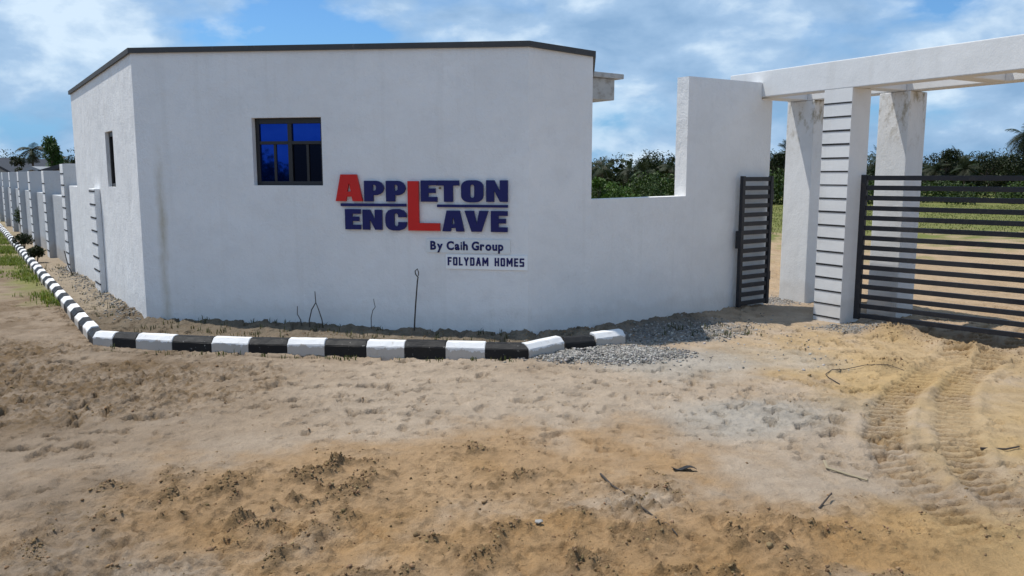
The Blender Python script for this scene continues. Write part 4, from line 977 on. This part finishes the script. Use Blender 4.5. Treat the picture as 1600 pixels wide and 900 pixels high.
def tufts(name, label, pts, zs, hmin, hmax, blades, cols, seed, width=0.012, spread=0.06):
    rs_ = np.random.default_rng(seed); k = len(pts) * blades
    base = np.repeat(np.concatenate([pts, zs[:, None]], 1), blades, 0) + np.concatenate([rs_.normal(0, spread, (k, 2)), np.zeros((k, 1))], 1)
    a = rs_.uniform(0, 2 * np.pi, k); L = rs_.uniform(hmin, hmax, k); ln = rs_.uniform(0.1, 0.9, k)
    d = np.stack([np.cos(a), np.sin(a), np.zeros(k)], -1); s_ = np.stack([-np.sin(a), np.cos(a), np.zeros(k)], -1) * width
    up = np.array([0, 0, 1.0])
    m1 = base + d * (L * ln * .35)[:, None] + up * (L * .6)[:, None]; tp = base + d * (L * ln)[:, None] + up * (L * (1 - .3 * ln))[:, None]
    base = base - up * 0.02
    V = np.stack([base - s_, base + s_, m1 + s_ * .7, tp, m1 - s_ * .7], 1).reshape(-1, 3)
    f = np.arange(k)[:, None] * 5
    Fc = np.concatenate([f + np.array([0, 1, 2]), f + np.array([0, 2, 4]), f + np.array([4, 2, 3])])
    cc = np.asarray(cols)[rs_.integers(0, len(cols), k)] * rs_.uniform(.7, 1.3, (k, 1))
    return tag(arr_obj(name, V, Fc, M['grass'], col=np.repeat(cc, 5, 0)), label, 'grass', kind='stuff')
rs = np.random.default_rng(21)
GR = [(0.22, 0.27, 0.045), (0.17, 0.24, 0.04), (0.26, 0.27, 0.08)]
tt = rs.uniform(3.2, 30, 1500); off = rs.gamma(1.5, 0.16, 1500) * np.clip((tt - 2) / 8, .3, 1.4)
ok = np.sin(tt * 1.7) + rs.normal(0, .5, 1500) > np.where(tt < 9, 0.55, -0.5)
pp = np.stack([KC.x + KU.x * tt - .83 * off - .02, KC.y + KU.y * tt - .56 * off], -1)[ok]
tufts('verge_grass', 'bright green weeds growing along the street side of the kerb', pp, ground_fields(pp[:, 0], pp[:, 1])['h'], 0.03, 0.10, 9, GR, 1, 0.010, 0.09)
n_ = 5200; yy = 29 + 28 * rs.uniform(0, 1, n_) ** 0.8; xx = rs.uniform(0.05, 0.80, n_) * yy
tufts('field_grass', 'thin green grass of the open field behind the gate', np.stack([xx, yy], -1), np.zeros(n_), 0.03, 0.10, 5, [(0.13, 0.16, 0.035), (0.16, 0.18, 0.045), (0.20, 0.19, 0.07)], 2, 0.014, 0.25)
# little weeds in the bed by the wall and round the kerb
sA = rs.uniform(0.2, 5.4, 95); ob = rs.uniform(0.04, 0.85, 95); wp = np.stack([P1.x + A.x * sA + AN.x * ob, P1.y + A.y * sA + AN.y * ob], -1)
wp = np.concatenate([wp, np.stack([rs.uniform(2.0, 3.4, 30), rs.uniform(10.3, 11.3, 30)], -1)])
tb = rs.uniform(0.3, 9, 60); ob = rs.uniform(0.05, 0.9, 60); wp = np.concatenate([wp, np.stack([P1.x + U.x * tb - 0.818 * ob, P1.y + U.y * tb - 0.575 * ob], -1)])
tufts('bed_weeds', 'sparse dull weeds in the soil bed between kerb and front wall', wp, ground_fields(wp[:, 0], wp[:, 1])['h'], 0.02, 0.10, 5, [(0.05, 0.06, 0.02), (0.09, 0.10, 0.03), (0.10, 0.08, 0.04)], 3, 0.006, 0.03)
sA = rs.uniform(0, 1, 46); wp = np.stack([-4.9 + 5.0 * sA, 9.74 - 0.62 * np.sqrt(sA) - rs.uniform(0.03, 0.14, 46)], -1)
tufts('kerb_weeds', 'few small weeds sprouting in the sand at the kerb foot', wp, ground_fields(wp[:, 0], wp[:, 1])['h'], 0.02, 0.07, 6, [(0.09, 0.11, 0.03), (0.12, 0.12, 0.04)], 4, 0.006, 0.03)
# dead stems standing in the bed
def stem(label, base, paths, r0, name='dead_stem', mat='deadwood', cat='dead stem'):
    z = ground_z(*base); t = thing(name, label, cat, (base[0], base[1], z)); bm = bmesh.new()
    for pth in paths: tube_mesh(bm, [(s * A.x + o_ * AN.x, s * A.y + o_ * AN.y, zz) for s, o_, zz in pth], [r0 * (1 - .45 * i / len(pth)) for i in range(len(pth))], 6)
    mesh_obj('twig', bm, M[mat], t); return t
def bed(s, out=0.14): q = P1 + A * s + AN * out; return (q.x, q.y)
stem('short bent dead stem left of the forked one by the front wall', bed(2.47), [[(0, 0, -.05), (-.02, .01, .08), (-.06, .02, .16), (-.055, .02, .27)]], 0.008)
stem('forked dead stem shaped like a wishbone in front of the white wall', bed(2.68), [[(-.10, 0, -.05), (-.10, .02, .12), (-.06, .02, .27), (0, .01, .37), (-.01, .0, .45), (-.012, 0, .52)], [(.10, 0, -.05), (.08, .01, .14), (.04, .02, .28), (0, .01, .37)]], 0.009)
stem('thin crooked dead stem in the middle of the bed', bed(3.46), [[(0, 0, -.05), (.005, .01, .15), (.03, .01, .25), (.07, .02, .30), (.055, .02, .37), (.05, .02, .41)]], 0.006)
stem('tallest dead stem with a curled top under the small signs', bed(4.06), [[(0, 0, -.05), (.01, 0, .15), (.03, 0, .4), (.055, 0, .66), (.065, 0, .72), (.035, .01, .76), (.03, .01, .80), (.06, .01, .83), (.075, .01, .79), (.075, .01, .74)]], 0.011)
for s_, hh_ in ((0.55, 0.17), (1.55, 0.14), (2.1, 0.10)):
    pass
stem('leaning dark dead stem at the foot of the first fence column', (-9.25, 16.9), [[(0.14, .05, -.05), (.05, .1, .2), (-.06, .05, .52)]], 0.012)
# litter on the sand
def litter(name, label, pts3, rad, mat, cat):
    x0, y0 = pts3[0][0], pts3[0][1]; z = ground_z(x0, y0); t = thing(name, label, cat, (x0, y0, z)); bm = bmesh.new()
    tube_mesh(bm, [(x - x0, y - y0, ground_z(x, y) - z + h_) for x, y, h_ in pts3], [rad * (1 - .4 * i / len(pts3)) for i in range(len(pts3))], 6)
    mesh_obj('stick', bm, M[mat], t)
litter('twig', 'dry grey stick lying in the middle of the churned foreground', [(0.62, 5.46, .015), (0.68, 5.28, .02), (0.74, 5.10, .012)], 0.008, 'deadwood', 'twig')
litter('twig', 'thin curved twig nearer the camera right of the middle', [(0.80, 4.90, .01), (0.90, 4.72, .014), (0.92, 4.55, .012), (0.96, 4.48, .008)], 0.006, 'deadwood', 'twig')
litter('twig', 'pale looped dry stalk on the sand left of the tyre tracks', [(2.30, 5.75, .012), (2.27, 5.62, .02), (2.36, 5.50, .016), (2.45, 5.36, .012)], 0.012, 'pale_twig', 'twig')
litter('twig', 'thin brown vine arching over the sand below the pillar', [(3.32, 8.02, .005), (3.28, 8.22, .01), (3.33, 8.42, .012), (3.46, 8.58, .015), (3.64, 8.67, .014), (3.86, 8.68, .010), (4.06, 8.60, .008), (4.2, 8.50, .004)], 0.005, 'deadwood', 'twig')
litter('twig', 'short stick at the right edge of the sand', [(3.62, 6.05, .012), (3.80, 6.02, .018), (3.93, 6.07, .012)], 0.009, 'deadwood', 'twig')
litter('twig', 'small upright broken twig in the lower right foreground', [(1.95, 4.92, .0), (2.02, 4.98, .03), (2.07, 5.03, .05)], 0.006, 'deadwood', 'twig')
z = ground_z(1.235, 5.60); t = thing('plastic_scrap', 'flat black scrap lying on the pale sand right of centre', 'litter', (1.235, 5.60, z), 0.05)
bm = bmesh.new(); bmesh.ops.create_grid(bm, x_segments=6, y_segments=2, size=0.5)
for v in bm.verts: v.co = Vector((v.co.x * 0.17, v.co.y * 0.07, 0.014 + 0.012 * math.sin(v.co.x * 7) + 0.006 * math.sin(v.co.y * 9)))
r = bmesh.ops.extrude_face_region(bm, geom=bm.faces[:]); bmesh.ops.translate(bm, verts=[q for q in r['geom'] if isinstance(q, bmesh.types.BMVert)], vec=(0, 0, 0.004))
mesh_obj('scrap', bm, M['plastic'], t)
z = ground_z(0.16, 4.66); t = thing('paper_scrap', 'crumpled whitish scrap half buried in the churned sand', 'litter', (0.16, 4.66, z))
bm = bmesh.new(); bmesh.ops.create_icosphere(bm, subdivisions=2, radius=0.026); rr_ = random.Random(4)
for v in bm.verts: v.co = v.co * rr_.uniform(0.6, 1.2); v.co.z = v.co.z * 0.45 + 0.012
mesh_obj('scrap', bm, M['stone_grey'], t)

# ------------------------------------------------------------------ houses beyond the fence
def house_far(label, x, y, w, d, eave, ridge, wallc, roofc, rz=0.0):
    t = thing('house', label, 'house', (x, y, 0), rz); bm = bmesh.new()
    v = [bm.verts.new(q) for q in ((-w / 2, 0, 0), (w / 2, 0, 0), (w / 2, 0, eave), (0, 0, ridge), (-w / 2, 0, eave), (-w / 2, d, 0), (w / 2, d, 0), (w / 2, d, eave), (0, d, ridge), (-w / 2, d, eave))]
    for f in ((0, 1, 2, 3, 4), (9, 8, 7, 6, 5), (1, 6, 7, 2), (5, 0, 4, 9)): bm.faces.new([v[i] for i in f])
    mesh_obj('wall', bm, wallc, t)
    bm = bmesh.new(); ov = 0.35; sl = (ridge - eave) / (w / 2)
    for sg in (-1, 1):
        e = [(0, -ov, ridge + .02), (sg * (w / 2 + ov), -ov, eave - ov * sl + .02), (sg * (w / 2 + ov), d + ov, eave - ov * sl + .02), (0, d + ov, ridge + .02)]
        lo = [bm.verts.new(q) for q in e]; hi = [bm.verts.new((q[0], q[1], q[2] + .22)) for q in e]
        bm.faces.new(hi); bm.faces.new(lo[::-1])
        for i in range(4): bm.faces.new((lo[i], lo[(i + 1) % 4], hi[(i + 1) % 4], hi[i]))
    bmesh.ops.recalc_face_normals(bm, faces=bm.faces); mesh_obj('roof', bm, roofc, t); return t
M['house_wall'] = simple('pale_block_wall', (0.34, 0.34, 0.33), 0.9); M['house_roof'] = simple('dark_sheet_roof', (0.045, 0.045, 0.05), 0.6); M['house_roof2'] = simple('grey_sheet_roof', (0.30, 0.31, 0.32), 0.6)
house_far('pale gabled house with dark roof at the far left end of the fence', px_x(-12, 70), 70, 4.0, 9, 2.25, 3.35, M['house_wall'], M['house_roof'])
house_far('house whose dark low roof just shows between gatehouse and first column', px_x(112, 46), 46, 2.2, 5, 2.2, 2.5, M['house_wall'], M['house_roof'])
house_far('house with grey roof glimpsed under the drooping palm', px_x(62, 58), 58, 1.8, 5, 2.1, 2.45, M['house_wall'], M['house_roof2'])
